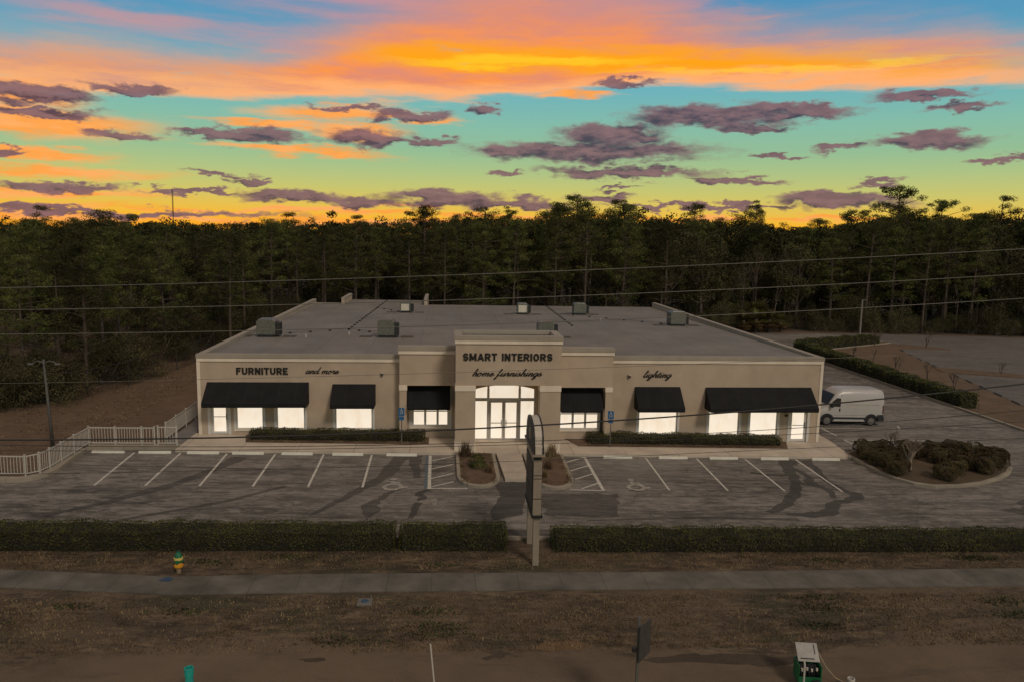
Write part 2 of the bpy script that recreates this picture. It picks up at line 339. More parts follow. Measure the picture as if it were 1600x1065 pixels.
M['roof'] = roofmat()
M['white'] = plain('white_frame', (.66, .64, .60), .45, var=.06); M['dark'] = plain('black_metal', (.018, .018, .020), .5); M['black'] = plain('black_lettering', (.010, .009, .009), .55)
def fabric():
    t = MT('awning_canvas'); x, y, z = t.xyz(); n = t.noise(1.2, 5); fr = t.math('FRACT', t.math('DIVIDE', x, .92)); c = t.mix(t.rng(n, .3, .7), C(.010, .010, .011), C(.017, .017, .018))
    c = t.mix(t.math('MULTIPLY', t.math('LESS_THAN', fr, .03), .5), c, C(.03, .03, .032)); t.col(c).rough(.85); t.b.inputs['Specular IOR Level'].default_value = .25; t.bump(t.noise(90, 2), .2, .004); return t.m
M['canvas'] = fabric()
def litpane():
    t = MT('lit_glass'); n = t.noise(1.1, 5, .6); n2 = t.noise(1.3, 2, .5, stretch=(1.6, 1, .8)); x, y, z = t.xyz()
    c = t.mix(t.rng(n, .3, .75), C(.97, .80, .60), C(1.0, .88, .72)); c = t.mix(t.rng(n2, .50, .72, 0, .6), c, C(.88, .70, .50))
    t.put(t.b.inputs['Emission Color'], c); t.put(t.b.inputs['Emission Strength'], t.rng(z, -.3, 2.4, 1.0, .86)); t.col(C(.05, .05, .05)).rough(.12); return t.m
M['lit'] = litpane()
M['galv'] = plain('galvanised_metal', (.20, .205, .19), .42, .75, .2); M['galvb'] = plain('bright_sheet_metal', (.75, .68, .58), .45, .4, .12); M['pad'] = plain('roof_walk_pad', (.09, .07, .055), .9); M['grille'] = plain('dark_grille', (.035, .035, .033), .6, .3)
M['fence'] = plain('white_aluminium', (.54, .50, .445), .5, .1, .08); M['vanpaint'] = plain('white_van_paint', (.46, .44, .42), .3, 0, .04, 2); M['glass'] = plain('dark_glass', (.010, .012, .015), .35)
M['rubber'] = plain('tyre_rubber', (.016, .015, .015), .85); M['rim'] = plain('steel_wheel', (.22, .21, .20), .4, .5); M['plastic'] = plain('grey_black_plastic', (.020, .022, .027), .6); M['red'] = plain('red_lens', (.10, .012, .01), .3)
M['bark'] = plain('pine_bark', (.085, .062, .046), .95, 0, .4, 3); M['greybark'] = plain('grey_bark', (.115, .088, .068), .95, 0, .35, 3); M['palebark'] = plain('pale_bark', (.20, .155, .12), .9, 0, .3, 6)
M['pine'] = foliage('pine_needles', (.030, .038, .010), (.088, .090, .022), (.105, .100, .028)); M['leaf'] = foliage('oak_leaves', (.034, .036, .013), (.064, .058, .022), (.080, .068, .028))
M['brush'] = foliage('brush_leaves', (.052, .048, .020), (.088, .074, .032), (.098, .080, .036), .35); M['hedge'] = foliage('hedge_leaves', (.046, .052, .013), (.082, .084, .020), (.10, .098, .026), .1)
M['shrub'] = foliage('shrub_leaves', (.058, .044, .020), (.092, .068, .030), (.11, .078, .038), .18); M['score'] = plain('bush_twigs', (.05, .038, .02), .95, 0, .3, 9); M['core'] = plain('inner_twigs', (.022, .018, .011), .95, 0, .4, 4)
M['palm'] = foliage('palm_leaves', (.07, .07, .018), (.10, .09, .025), (.14, .10, .03), .2); M['deadpalm'] = foliage('dead_fronds', (.09, .052, .022), (.125, .07, .03), None, .2)
M['deadgrass'] = foliage('dead_grass', (.115, .074, .038), (.19, .13, .072), (.07, .065, .028), .2); M['signtan'] = plain('sign_tan_metal', (.30, .25, .195), .55, .1, .08); M['signcream'] = plain('sign_cream_face', (.54, .48, .40), .5, 0, .06)
M['signface'] = plain('dark_sign_face', (.045, .036, .032), .6); M['bluesign'] = plain('blue_sign_plate', (.02, .13, .32), .4); M['post'] = plain('grey_steel_post', (.17, .165, .155), .5, .5); M['wire'] = plain('weathered_wire', (.17, .16, .14), .6, .3); M['cable'] = plain('black_cable', (.03, .028, .027), .7)
M['yellow'] = plain('hydrant_yellow', (.62, .27, .015), .5); M['green'] = plain('hydrant_green', (.006, .14, .06), .5); M['teal'] = plain('teal_pipe', (.02, .34, .29), .45); M['offwhite'] = plain('off_white_plastic', (.52, .48, .42), .5); M['cream'] = plain('pale_cream_paint', (.42, .30, .19), .6)
M['grgreen'] = plain('green_cabinet', (.012, .12, .042), .5); M['rope'] = plain('tan_rope', (.42, .33, .22), .9); M['mast'] = plain('dark_mast', (.03, .028, .03), .7); M['blueutil'] = plain('blue_lid', (.035, .07, .13), .6)

# ------------------------------------------------------------------ setting: ground and paving
def struct(o): o['kind'] = 'structure'; return o
gx = [-900, -200, -80, -40, 0, 40, 80, 130, 300, 1200]; gy = [-60, -30, -15, 0, 40, 90, 200, 500, 1000, 2600]
gm = MB(); gm.add([(x, y, A(x)-.012) for y in gy for x in gx], [(j*10+i, j*10+i+1, (j+1)*10+i+1, (j+1)*10+i) for j in range(9) for i in range(9)])
struct(gm.build('ground', M['ground']))
def sheet(name, pts, off, mat):
    a = sum(pts[i][0]*pts[(i+1) % len(pts)][1]-pts[(i+1) % len(pts)][0]*pts[i][1] for i in range(len(pts)))
    if a < 0: pts = pts[::-1]
    b = MB(); b.add([(x, y, A(x)+off) for x, y in pts], [tuple(range(len(pts)))]); return struct(b.build(name, mat))
def arc(cx, cy, rx, ry, a0, a1, n=10): return [(cx+rx*math.cos(R(a0+(a1-a0)*i/n)), cy+ry*math.sin(R(a0+(a1-a0)*i/n))) for i in range(n+1)]
lotL = [(-40, -8.4), (-6.6, -8.4), (-5.5, -8.4)] + [(-5.0, -8.1), (-4.6, -7.5), (-4.5, -6.6), (-4.65, -5.2), (-4.75, -3.2)]
sheet('parking_lot', lotL + [(-4.7, -3.0), (53.3, -3.0), (53.3, -14.8), (-40, -14.8)], 0, M['asphalt'])
sheet('side_driveway', [(37.0, -3.0), (53.2, -3.0), (53.2, 37), (55, 40.5), (72, 52.5), (110, 50), (110, 60.5), (73, 60.5), (55, 57), (37.0, 57)], .0005, M['asphalt'])
sheet('rear_parking_lot', [(59.0, 9), (69.0, 45.5), (70.5, 47.5), (72, 52.6), (130, 50), (130, 3), (57.2, 3)], .003, M['asphalt_old'])
sheet('side_driveway_rear', [(72, 52.5), (110, 49.9), (130, 50), (130, 60.4), (110, 60.4), (72.9, 60.4)], .006, M['asphalt_old'])
def band(pts, w, z0, z1, closed=False):
    """solid strip of width w lying left of the polyline"""
    P = [Vector((x, y)) for x, y in pts]; n = len(P); inn = []
    for i, p in enumerate(P):
        a = P[(i-1) % n] if (closed or i) else P[0]; b = P[(i+1) % n] if (closed or i < n-1) else P[-1]
        t = (b-a).normalized(); inn.append(p+Vector((-t.y, t.x))*w)
    b = MB(); vs = []; fs = []
    for p, q in zip(P, inn): vs += [(p.x, p.y, G(p.x)+z0), (q.x, q.y, G(q.x)+z0), (q.x, q.y, G(q.x)+z1), (p.x, p.y, G(p.x)+z1)]
    for i in range(n if closed else n-1):
        k, l = i*4, ((i+1) % n)*4
        for j in range(4): fs.append((k+j, l+j, l+(j+1) % 4, k+(j+1) % 4))
    if not closed: fs += [(0, 1, 2, 3), ((n-1)*4+3, (n-1)*4+2, (n-1)*4+1, (n-1)*4)]
    b.add(vs, fs); return b
struct(band(lotL, .42, -.3, .02).build('lot_curb', M['curb']))
struct(MB().prism([(-4.9, -2.98), (-.32, -2.98), (-.32, -2.1), (-4.9, -2.1)], lambda x: G(x)-.3, lambda x: G(x)+.015).build('curb_strip', M['curb']))
struct(MB().prism([(-.3, -3.15), (37.15, -3.15), (37.6, .6), (37.6, 8), (36.75, 8), (36.75, .3), (-.3, .3)], lambda x: G(x)-.3, lambda x: G(x)).build('building_sidewalk', M['walk']))
struct(MB().prism([(-1.3, -2.05), (-.32, -2.05), (-.32, 30), (-1.3, 30)], lambda x: G(x)-.3, lambda x: G(x)-.004).build('side_walkway', concrete('grey_walkway', (.21, .19, .18), None, 3)))
struct(MB().prism([(16.88, -7.72), (18.02, -7.72), (18.1, -3.16), (16.72, -3.16)], lambda x: G(x)-.3, lambda x: G(x)-.004).build('entry_walkway', concrete('entry_concrete', (.50, .42, .33), None, 2.2)))
def oval_island(name, outline, bedmat, inset=.2, h=.0):
    b = MB().prism(outline, lambda x: G(x)-.3, lambda x: G(x)+h)
    cx = sum(p[0] for p in outline)/len(outline); cy = sum(p[1] for p in outline)/len(outline)
    struct(b.build(name+'_curb', M['curb'], bevel=.03))
    P = [Vector(p) for p in outline]; n = len(P)
    if sum(P[i].x*P[(i+1) % n].y-P[(i+1) % n].x*P[i].y for i in range(n)) < 0: P = P[::-1]
    inn = []
    for i in range(n):
        t = (P[(i+1) % n]-P[i-1]).normalized(); inn.append(tuple(P[i]+Vector((-t.y, t.x))*inset))
    # slightly mounded bed
    bb = MB(); vs = [(x, y, G(x)+h+.008) for x, y in inn]; vs += [(cx+(x-cx)*.6, cy+(y-cy)*.6, G(x)+h+.07) for x, y in inn]; m_ = len(inn)
    bb.add(vs, [(i, (i+1) % m_, m_+(i+1) % m_, m_+i) for i in range(m_)]+[tuple(range(m_, 2*m_))]); struct(bb.build(name, bedmat))
oval_island('entrance_bed', [(14.5, -3.2), (14.52, -7.2)] + arc(15.6, -7.3, 1.05, 1.45, 190, 350) + [(16.66, -7.0), (16.64, -3.2)], M['mulch'])
oval_island('entrance_bed_right', [(18.18, -3.2), (18.2, -7.2)] + arc(19.26, -7.4, 1.02, 1.5, 190, 350) + [(20.3, -7.0), (20.4, -3.2)], M['mulch'])
isl = [(37.1, -2.2), (37.05, -4.5), (37.12, -5.8), (37.35, -6.9), (37.9, -7.8), (38.8, -8.25), (40.2, -8.15), (41.8, -7.65), (43.2, -6.9), (44.6, -5.9), (45.6, -4.8), (45.9, -3.6), (45.4, -2.5), (44.2, -1.7), (42, -1.35), (39, -1.5)]
oval_island('corner_island', isl, M['drygrass'])
sheet('hedge_bed_left', [(2.95, -1.62), (13.0, -1.62), (13.0, -.03), (2.55, -.03)], .160, M['mulch'])
sheet('hedge_bed_right', [(21.55, -1.62), (34.0, -1.62), (34.6, -.03), (21.0, -.03)], .160, M['mulch'])
triangle = [(53.4, -14), (53.35, 30), (53.6, 36), (55.2, 39.8), (60, 43), (71.0, 49.8), (74.8, 47.6), (76.6, 46.0), (76, 45.0), (72.5, 45.4), (69.0, 45.0), (64.2, 28.8), (57.4, 5), (53.8, -14)]
struct(MB().prism(triangle, lambda x: G(x)-.3, lambda x: G(x)-.10).build('side_lawn', M['ground']))
med = [(64.6, 31.2), (70.2, 28.6), (72.2, 26.6), (72.0, 25.2), (69.4, 25.8), (63.4, 27.8)]
struct(MB().prism(med, lambda x: G(x)-.3, lambda x: G(x)-.06).build('lot_median', M['ground']))
struct(band([(53.2, -14), (53.2, 30), (53.45, 36), (55.1, 40), (60, 43.2), (71, 50)], -.22, -.3, .0).build('driveway_curb', M['curb']))
struct(band([(-40, -15.0), (52, -15.0)], .18, -.3, -.05).build('front_curb', M['curb']))
# meandering pavement along the street
sws = [(-40, -17.2), (-8, -17.5), (-1.2, -17.7), (1.5, -17.95), (4.8, -18.3), (7.5, -18.18), (11.8, -18.08), (21, -18.04), (36, -17.8), (60, -17.4)]
swn = [(60, -18.9), (34.8, -19.25), (20.7, -19.36), (11.9, -19.43), (7.8, -19.53), (5.2, -19.6), (2.1, -19.27), (-.45, -19.0), (-8, -18.8), (-40, -18.5)]
struct(MB().prism(sws+swn, lambda x: A(x)-.1, lambda x: A(x)+.03).build('street_sidewalk', M['pathway']))
b = MB(); b.add([(4.35, -18.62, A(4)+.036), (4.75, -18.7, A(4)+.036), (4.82, -18.45, A(4)+.036), (4.6, -18.35, A(4)+.036)], [(0, 1, 2, 3)]); struct(b.build('blue_paint_mark', M['blueutil']))

# painted markings
def strip(b, p, q, w, off=.006):
    off += .0009*(len(b.v)//4 % 7)
    p = Vector(p); q = Vector(q); t = (q-p).normalized(); n = Vector((-t.y, t.x))*w*.5
    b.add([(k.x, k.y, A(k.x)+off) for k in (p-n, q-n, q+n, p+n)], [(0, 1, 2, 3)])
pk = MB()
for a, c in zip([-2.3, .04, 2.42, 4.92, 7.45, 10.0], [-2.0, .24, 2.65, 5.05, 7.57, 10.08]): strip(pk, (a, -3.35), (c, -8.7), .11)
for a, c in zip([25.03, 27.94, 30.72, 33.68], [24.78, 27.7, 30.58, 33.52]): strip(pk, (a, -3.35), (c, -8.85), .10)
strip(pk, (13.13, -3.3), (13.2, -8.8), .16); strip(pk, (13.1, -8.82), (15.0, -8.78), .11)
for y in (-4.3, -5.75, -7.3, -8.6): strip(pk, (13.25, y), (14.36, y+.85), .10)
strip(pk, (21.6, -3.3), (21.52, -8.95), .16); strip(pk, (21.5, -8.95), (19.9, -8.85), .11)
for y in (-4.35, -5.85, -7.25, -8.7): strip(pk, (20.42 if y > -8 else 20.5, y), (21.52, y+.95), .10)
strip(pk, (38.95, 4.3), (38.95, 2.1), .12); strip(pk, (38.95, 1.1), (38.95, -.75), .12); strip(pk, (38.9, 1.15), (44.5, 1.2), .10); strip(pk, (38.9, 4.15), (42.0, 4.2), .10); strip(pk, (44.8, 5.0), (44.5, 4.2), .1)
struct(pk.build('parking_lines', M['paint']))
bp = MB(); strip(bp, (12.96, -3.3), (13.02, -8.8), .12, .007); strip(bp, (20.18, -4.0), (20.2, -4.1), .1, .007); struct(bp.build('blue_parking_line', M['bluepaint']))
def thick_line(b, pts, w, xf, lift=(0, 0, .0012)):
    k_ = 0
    for p, q in zip(pts[:-1], pts[1:]):
        p = Vector(p); q = Vector(q); t = (q-p).normalized() if (q-p).length else Vector((1, 0)); n = Vector((-t.y, t.x))*w*.5; e = t*w*.35
        k_ += 1; b.add([tuple(c+l*k_ for c, l in zip(xf(k), lift)) for k in (p-n-e, q-n+e, q+n+e, p+n-e)], [(0, 1, 2, 3)])
WHEELCHAIR = [[(.1, 1.7), (.12, 1.1), (.5, 1.05), (.68, .45), (.9, .5)], [(.12, 1.35), (.45, 1.32)],
              [(.02, .98), (-.22, .8), (-.32, .5), (-.22, .2), (.05, .02), (.35, .05), (.55, .28)], [(.05, 1.8), (.12, 1.95), (.2, 1.85), (.1, 1.75)]]
ym = MB()
for cx, cy, sc in ((11.35, -9.15, .84), (23.1, -8.95, .84), (41.2, -2.0, .7)):
    for k, ln in enumerate(WHEELCHAIR): thick_line(ym, ln, .24, lambda p, k=k: (cx+p.x*sc, cy+p.y*sc, A(cx)+.012+.011*k))
struct(ym.build('wheelchair_markings', plain('wheelchair_paint', (.36, .33, .28), .85, var=.3, sc=5)))
ar = MB(); ar.add([(x, y, A(x)+.008) for x, y in [(12.5, -10.65), (13.6, -10.15), (13.6, -11.1)]], [(0, 2, 1)]); strip(ar, (13.75, -10.68), (14.75, -10.68), .24, .008); struct(ar.build('pavement_arrow', M['paintold']))
def blotch(b, pts, ws, off):
    pts = [Vector(p) for p in pts]; P = [pts[0]]+pts+[pts[-1]]; fine = []; n = 8; ph = random.uniform(0, 6)
    for i in range(len(pts)-1):
        for j in range(n):
            t = j/n; q = .5*((2*P[i+1])+(P[i+2]-P[i])*t+(2*P[i]-5*P[i+1]+4*P[i+2]-P[i+3 if i+3 < len(P) else -1])*t*t+(3*P[i+1]-P[i]-3*P[i+2]+P[i+3 if i+3 < len(P) else -1])*t**3)
            fine.append((q, ws[i]+(ws[i+1]-ws[i])*t))
    fine.append((pts[-1], ws[-1])); L_, R_ = [], []
    for i, (p, w) in enumerate(fine):
        t = (fine[min(i+1, len(fine)-1)][0]-fine[max(i-1, 0)][0]).normalized(); m_ = Vector((-t.y, t.x)); w = min(w, 1.2)
        L_.append(p+m_*w*(.5+.09*math.sin(i*.9+ph)+.06*math.sin(i*2.3+ph))); R_.append(p-m_*w*(.5+.09*math.sin(i*1.1+ph+2)+.06*math.sin(i*2.7)))
    for i in range(len(fine)-1): b.add([(k.x, k.y, A(k.x)+off) for k in (L_[i], R_[i], R_[i+1], L_[i+1])], [(0, 1, 2, 3)])
def blot(b, pts, off, amp=.09):
    P = [Vector(p) for p in pts]; out = []
    if sum(P[i].x*P[(i+1) % len(P)].y-P[(i+1) % len(P)].x*P[i].y for i in range(len(P))) < 0: P = P[::-1]
    for i, p in enumerate(P):
        q = P[(i+1) % len(P)]; k = max(2, int((q-p).length/.3))
        for j in range(k): out.append(p.lerp(q, j/k)+Vector((random.gauss(0, amp), random.gauss(0, amp)))*(.4 if j == 0 else 1))
    b.add([(p.x, p.y, A(p.x)+off) for p in out], [tuple(range(len(out)))])
tr = MB(); ft = MB()
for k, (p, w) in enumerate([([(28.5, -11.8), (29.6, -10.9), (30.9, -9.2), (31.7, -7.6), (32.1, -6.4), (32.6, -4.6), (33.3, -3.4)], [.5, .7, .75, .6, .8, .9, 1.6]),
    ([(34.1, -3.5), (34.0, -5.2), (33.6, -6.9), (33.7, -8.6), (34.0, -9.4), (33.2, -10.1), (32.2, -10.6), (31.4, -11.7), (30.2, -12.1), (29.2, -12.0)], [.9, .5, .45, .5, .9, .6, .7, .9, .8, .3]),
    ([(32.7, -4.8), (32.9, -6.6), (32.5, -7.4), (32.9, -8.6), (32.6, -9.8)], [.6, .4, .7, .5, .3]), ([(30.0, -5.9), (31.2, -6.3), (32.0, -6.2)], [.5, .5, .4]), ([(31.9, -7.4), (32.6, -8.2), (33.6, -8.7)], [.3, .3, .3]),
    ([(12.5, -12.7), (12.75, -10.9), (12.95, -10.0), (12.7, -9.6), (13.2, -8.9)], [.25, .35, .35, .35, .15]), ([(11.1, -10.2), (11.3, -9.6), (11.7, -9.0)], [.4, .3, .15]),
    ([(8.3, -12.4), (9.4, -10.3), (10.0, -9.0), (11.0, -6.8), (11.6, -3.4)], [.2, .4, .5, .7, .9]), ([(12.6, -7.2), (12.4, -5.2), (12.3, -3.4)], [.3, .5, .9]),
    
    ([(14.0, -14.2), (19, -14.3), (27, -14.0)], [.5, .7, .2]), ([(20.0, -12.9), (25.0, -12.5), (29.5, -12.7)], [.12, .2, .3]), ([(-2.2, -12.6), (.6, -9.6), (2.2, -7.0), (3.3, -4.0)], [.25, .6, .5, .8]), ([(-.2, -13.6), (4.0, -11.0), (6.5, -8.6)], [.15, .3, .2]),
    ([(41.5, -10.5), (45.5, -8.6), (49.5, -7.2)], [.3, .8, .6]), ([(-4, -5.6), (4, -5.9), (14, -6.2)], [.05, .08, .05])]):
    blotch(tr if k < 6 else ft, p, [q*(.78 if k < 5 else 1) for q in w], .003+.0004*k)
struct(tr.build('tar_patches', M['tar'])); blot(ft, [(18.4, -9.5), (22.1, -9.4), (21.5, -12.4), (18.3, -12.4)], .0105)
blot(ft, [(10.25, -11.2), (11.1, -9.9), (11.2, -12.0), (10.6, -12.8)], .0105); blot(ft, [(39.9, -11.4), (43, -10.2), (45.5, -9.0), (46, -9.6), (43.6, -11.0), (41, -12.2)], .0066)
struct(ft.build('worn_and_shadow_patches', M['faint'])); e_ = MB(); blot(e_, [(16.3, -7.76), (17.9, -7.74), (17.75, -9.4), (17.3, -12.2), (16.0, -12.9), (15.9, -12.0), (16.5, -9.6)], .0115, .03); struct(e_.build('entry_patch', M['tar']))  # worn patches, plus left diagonal shadow lines painted as darker asphalt

# ------------------------------------------------------------------ the building
HB = empty('store_building', (0, 0, 0), 'long low tan stucco shop with black awnings, lit windows and raised entrance parapet', 'building')
def bp_(name, mb, mat, parent=None, **k): return mb.build(name, mat, parent or HB, **k)
def wall_holes(b, x0, x1, z0, z1, y, th, holes):
    """front wall in the plane y, thickness th going back, with rectangular holes"""
    hs = sorted(holes); x = x0
    for (a, c, d, e) in hs:
        if a > x: b.box(x, a, y, y+th, z0(x) if callable(z0) else z0, z1)
        zz = z0(a) if callable(z0) else z0
        if d > zz: b.box(a, c, y, y+th, zz, d)
        if e < z1: b.box(a, c, y, y+th, e, z1)
        x = c
    if x < x1: b.box(x, x1, y, y+th, z0(x1) if callable(z0) else z0, z1)
TOP = 4.62
winL = [(2.04, 3.56, .28, 2.55), (4.29, 5.89, .28, 2.55), (7.6, 9.73, .26, 2.5)]
winR = [(25.4, 27.78, -.12, 2.4), (29.7, 31.6, -.2, 2.25), (32.25, 34.0, -.2, 2.25)]
doorL = (.62, 1.62, G(1)-.0, 2.3); doorR = (34.78, 35.86, G(35.3), 1.95)
wb = MB()
wall_holes(wb, 0, 11.3, -.35, TOP-.22, 0, .3, [doorL]+winL); wall_holes(wb, 23.62, 36.6, -.85, TOP-.22, 0, .3, winR+[doorR])
wb.box(0, .3, .3, 38, -.35, TOP-.22); wb.box(36.3, 36.6, .3, 38, -1.0, TOP-.22)                                      # side walls
wb.box(.3, 3.0, 37.7, 38, -.3, 4.0); wb.box(11.9, 36.3, 37.7, 38, -1, 4.02); wb.box(3.0, 3.3, 37.4, 44, -.3, 4.55); wb.box(11.6, 11.9, 37.4, 44, -.3, 4.55); wb.box(3.3, 11.6, 43.7, 44, -.3, 4.0)
bp_('wall', wb, M['wall'])
# bays beside the entrance
for x0, x1, pl in ((11.32, 14.45, 0), (20.27, 23.6, 1)):
    bay = MB()
    zt = 5.0; yb = -.7
    bay.box(x0, x1, yb, -.1, 2.98-pl*.1, zt)
    if pl == 0: bay.box(x0, 11.72, yb, 0, -.5, 2.98)
    else: bay.box(23.22, x1, yb, 0, -.7, 2.88)
    bay.box(x0, x1, -.1, .3, 4.0, zt)
    if pl == 0: wall_holes(bay, 11.3, 14.5, -.5, 4.0, 0, .3, [(11.98, 14.16, .40, 2.6)])
    else: wall_holes(bay, 20.25, 23.62, -.7, 4.0, 0, .3, [(20.62, 23.02, .2, 2.5)])
    bp_('bay_wall', bay, M['wall'])
tw = MB()                                                                                                        # entrance tower: two piers, header, arched glazing wall behind
tw.box(14.47, 15.55, -2.8, -2.0, -.5, 3.4); tw.box(19.12, 20.25, -2.8, -2.0, -.6, 3.4); tw.box(14.47, 20.25, -2.8, -2.35, 3.4, 5.86); tw.box(14.47, 14.77, -2.35, 0, 3.4, 5.86); tw.box(19.95, 20.25, -2.35, 0, 3.4, 5.86)
tw.box(14.47, 14.77, -2.0, 0, -.5, 3.4); tw.box(19.95, 20.25, -2.0, 0, -.6, 3.4); tw.box(14.77, 19.95, -2.35, -2.05, 3.4, 3.5); tw.box(14.77, 19.95, -.3, 0, 3.4, 5.86); tw.box(14.77, 19.95, -2.05, -.3, 3.38, 3.5)
tw.box(14.77, 15.60, -.5, -.2, -.5, 3.38); tw.box(19.12, 19.95, -.5, -.2, -.6, 3.38)
xa, xb = 15.6, 19.12; n = 16; arch = [(xa+(xb-xa)*i/n, 2.72+.26*math.sin(math.pi*i/n)**.8) for i in range(n+1)]
for (x0, z0), (x1, z1) in zip(arch[:-1], arch[1:]): tw.hexa([(x0, -.5, z0), (x1, -.5, z1), (x1, -.2, z1), (x0, -.2, z0)], [(x0, -.5, 3.38), (x1, -.5, 3.38), (x1, -.2, 3.38), (x0, -.2, 3.38)])
bp_('entrance_tower', tw, M['wall'])
# trim: cornice bands, caps, corner strips, column capitals and plinths
tr_ = MB()
for x0, x1, y, z0, z1 in ((-.03, 11.3, -.06, 4.2, 4.41), (23.62, 36.63, -.06, 4.2, 4.41), (11.26, 14.45, -.77, 4.79, 5.0), (20.27, 23.66, -.77, 4.76, 4.97), (14.42, 20.30, -2.87, 5.68, 5.89)):
    tr_.box(x0, x1, y, y+.056+(.003 if y > -.1 else .012), z0, z1)
tr_.box(11.26, 11.317, -.71, -.062, 4.79, 5.0); tr_.box(23.603, 23.66, -.71, -.062, 4.76, 4.97); tr_.box(14.417, 14.467, -2.81, -.7, 5.68, 5.89); tr_.box(20.253, 20.303, -2.81, -.7, 5.68, 5.89)
bp_('cornice', tr_, M['trim'])
ct = MB(); ct.box(-.04, .14, -.035, -.002, -.1, 4.2); ct.box(-.04, -.002, -.002, .18, -.1, 4.2); bp_('corner_trim', ct, M['trim']); ct = MB(); ct.box(36.47, 36.64, -.035, -.002, -.62, 4.2); ct.box(36.602, 36.64, -.002, .18, -.62, 4.2); bp_('corner_trim', ct, M['trim'])
for x0, x1, y, z0, z1 in ((14.44, 15.58, -2.84, 3.08, 3.39), (19.09, 20.28, -2.84, 3.06, 3.38), (11.29, 11.75, -.74, 2.69, 3.0), (23.19, 23.63, -.74, 2.6, 2.89)):
    bp_('capital', MB().box(x0, x1, y, y+.9 if y < -2 else -.003, z0, z1), M['trim'], bevel=.015)
for x0, x1, z0, z1 in ((14.43, 15.59, -.45, .22), (19.08, 20.29, -.5, .16)):
    bp_('plinth', MB().box(x0, x1, -2.85, -1.96, z0, z1), M['trim'], bevel=.015)
cp = MB()
for x0, x1, y0, y1, z0 in ((-.05, 11.3, -.10, .32, 4.41), (23.62, 36.65, -.10, .32, 4.41), (-.05, .33, .32, 38.04, 4.41), (36.27, 36.65, .32, 38.04, 4.41), (11.24, 14.47, -.81, -.05, 5.0), (20.25, 23.68, -.81, -.05, 4.97), (14.39, 20.33, -2.91, -2.3, 5.89), (14.39, 14.8, -2.3, 0, 5.89), (19.92, 20.33, -2.3, 0, 5.89), (14.8, 19.92, -.35, 0, 5.89)):
    cp.box(x0, x1, y0, y1, z0, z0+.21-(.012 if x1-x0 < 1 else 0))
cp.box(.3, 3.0, 37.68, 38.05, 4.0, 4.2); cp.box(2.98, 3.32, 37.38, 44.02, 4.55, 4.78); cp.box(11.58, 11.92, 37.38, 44.02, 4.55, 4.8)
bp_('parapet', cp, M['cap'])
rf = MB(); rf.add([(.3, .3, 4.47), (36.3, .3, 4.47), (36.3, 37.7, 4.1), (11.6, 37.7, 4.1), (11.6, 43.7, 4.06), (3.3, 43.7, 4.06), (3.3, 37.7, 4.1), (.3, 37.7, 4.1)], [(0, 1, 2, 3, 4, 5, 6, 7)])
rf.add([(11.9, 37.7, 4.1), (36.3, 37.7, 4.1), (36.3, 38.06, 4.1), (11.9, 38.06, 4.1)], [(0, 1, 2, 3)]); rf.add([(3.3, 43.7, 4.06), (11.6, 43.7, 4.06), (11.6, 44.06, 4.06), (3.3, 44.06, 4.06)], [(0, 1, 2, 3)])
rf.add([(14.8, -2.3, 5.7), (19.92, -2.3, 5.7), (19.92, -.36, 5.7), (14.8, -.36, 5.7)], [(0, 1, 2, 3)])
bp_('roof', rf, M['roof'])
dp = MB()                                                                                                        # conduit runs on the roof with their little black supports
rz = lambda y: 4.47-.0099*(y-.3)
def run(p, q, n):
    dp.tube([(p[0], p[1], rz(p[1])+.1), (q[0], q[1], rz(q[1])+.1)], .009, 5)
    for i in range(n):
        x = p[0]+(q[0]-p[0])*i/(n-1); y = p[1]+(q[1]-p[1])*i/(n-1); dp.box(x-.09, x+.09, y-.09, y+.09, rz(y)+.002, rz(y)+.09)
run((6.7, 13.8), (7.25, 43.0), 20); run((24.2, 18.0), (24.6, 37.3), 14); run((2.9, 11.2), (6.7, 13.8), 4); run((6.7, 13.8), (9.2, 11.6), 4); run((25.8, 27.2), (32.3, 20.2), 6); run((7.1, 33), (9.4, 29.4), 4)
bp_('roof_conduit', dp, M['cable'])
for x0, y0 in ((7.1, 10.7), (33.6, 20.2), (27.5, 22.4), (4.4, 9.0)): bp_('vent_pipe', MB().lathe([(.055, 0), (.045, .22)], (x0, y0, rz(y0)), 8), M['offwhite'])
# windows
def window(x0, x1, z0, z1, y, mull=(), bars=(), fw=.09, sill=True, trim=.1):
    f = MB(); d = .05; yy = y+.06
    f.box(x0, x0+fw, yy, yy+d, z0, z1); f.box(x1-fw, x1, yy, yy+d, z0, z1); f.box(x0+fw, x1-fw, yy, yy+d, z0, z0+fw); f.box(x0+fw, x1-fw, yy, yy+d, z1-fw, z1)
    for mx in mull: f.box(mx-.065, mx+.065, yy-.01, yy+d-.003, z0+fw, z1-fw)
    for bz in bars: f.box(x0+fw, x1-fw, yy+.005, yy+d-.006, bz-.03, bz+.03)
    if trim: f.box(x0-trim, x0-.001, y-.03, y-.001, z0-trim*(1 if sill else 0), z1+.05); f.box(x1+.001, x1+trim, y-.03, y-.001, z0-trim*(1 if sill else 0), z1+.05)
    w = bp_('window', f, M['white'])
    MB().box(x0+fw-.02, x1-fw+.02, yy+d+.012, yy+d+.03, z0+.02, z1-.02).build('pane', M['lit'], w)
    if sill: MB().box(x0-trim, x1+trim, y-.055, y+.055, z0-.09, z0-.001).build('sill', M['trim'], w)
    return w
for x0, x1, z0, z1 in winL: window(x0, x1, z0, z1, 0, fw=.07, trim=.12)
for x0, x1, z0, z1 in winR: window(x0, x1, z0, z1, 0, fw=.07, trim=.12)
window(11.98, 14.16, .40, 2.6, 0, (12.76, 13.48), (1.32,), .12, True, .14); window(20.62, 23.02, .2, 2.5, 0, (21.45, 22.2), (1.15,), .1, True, .12)
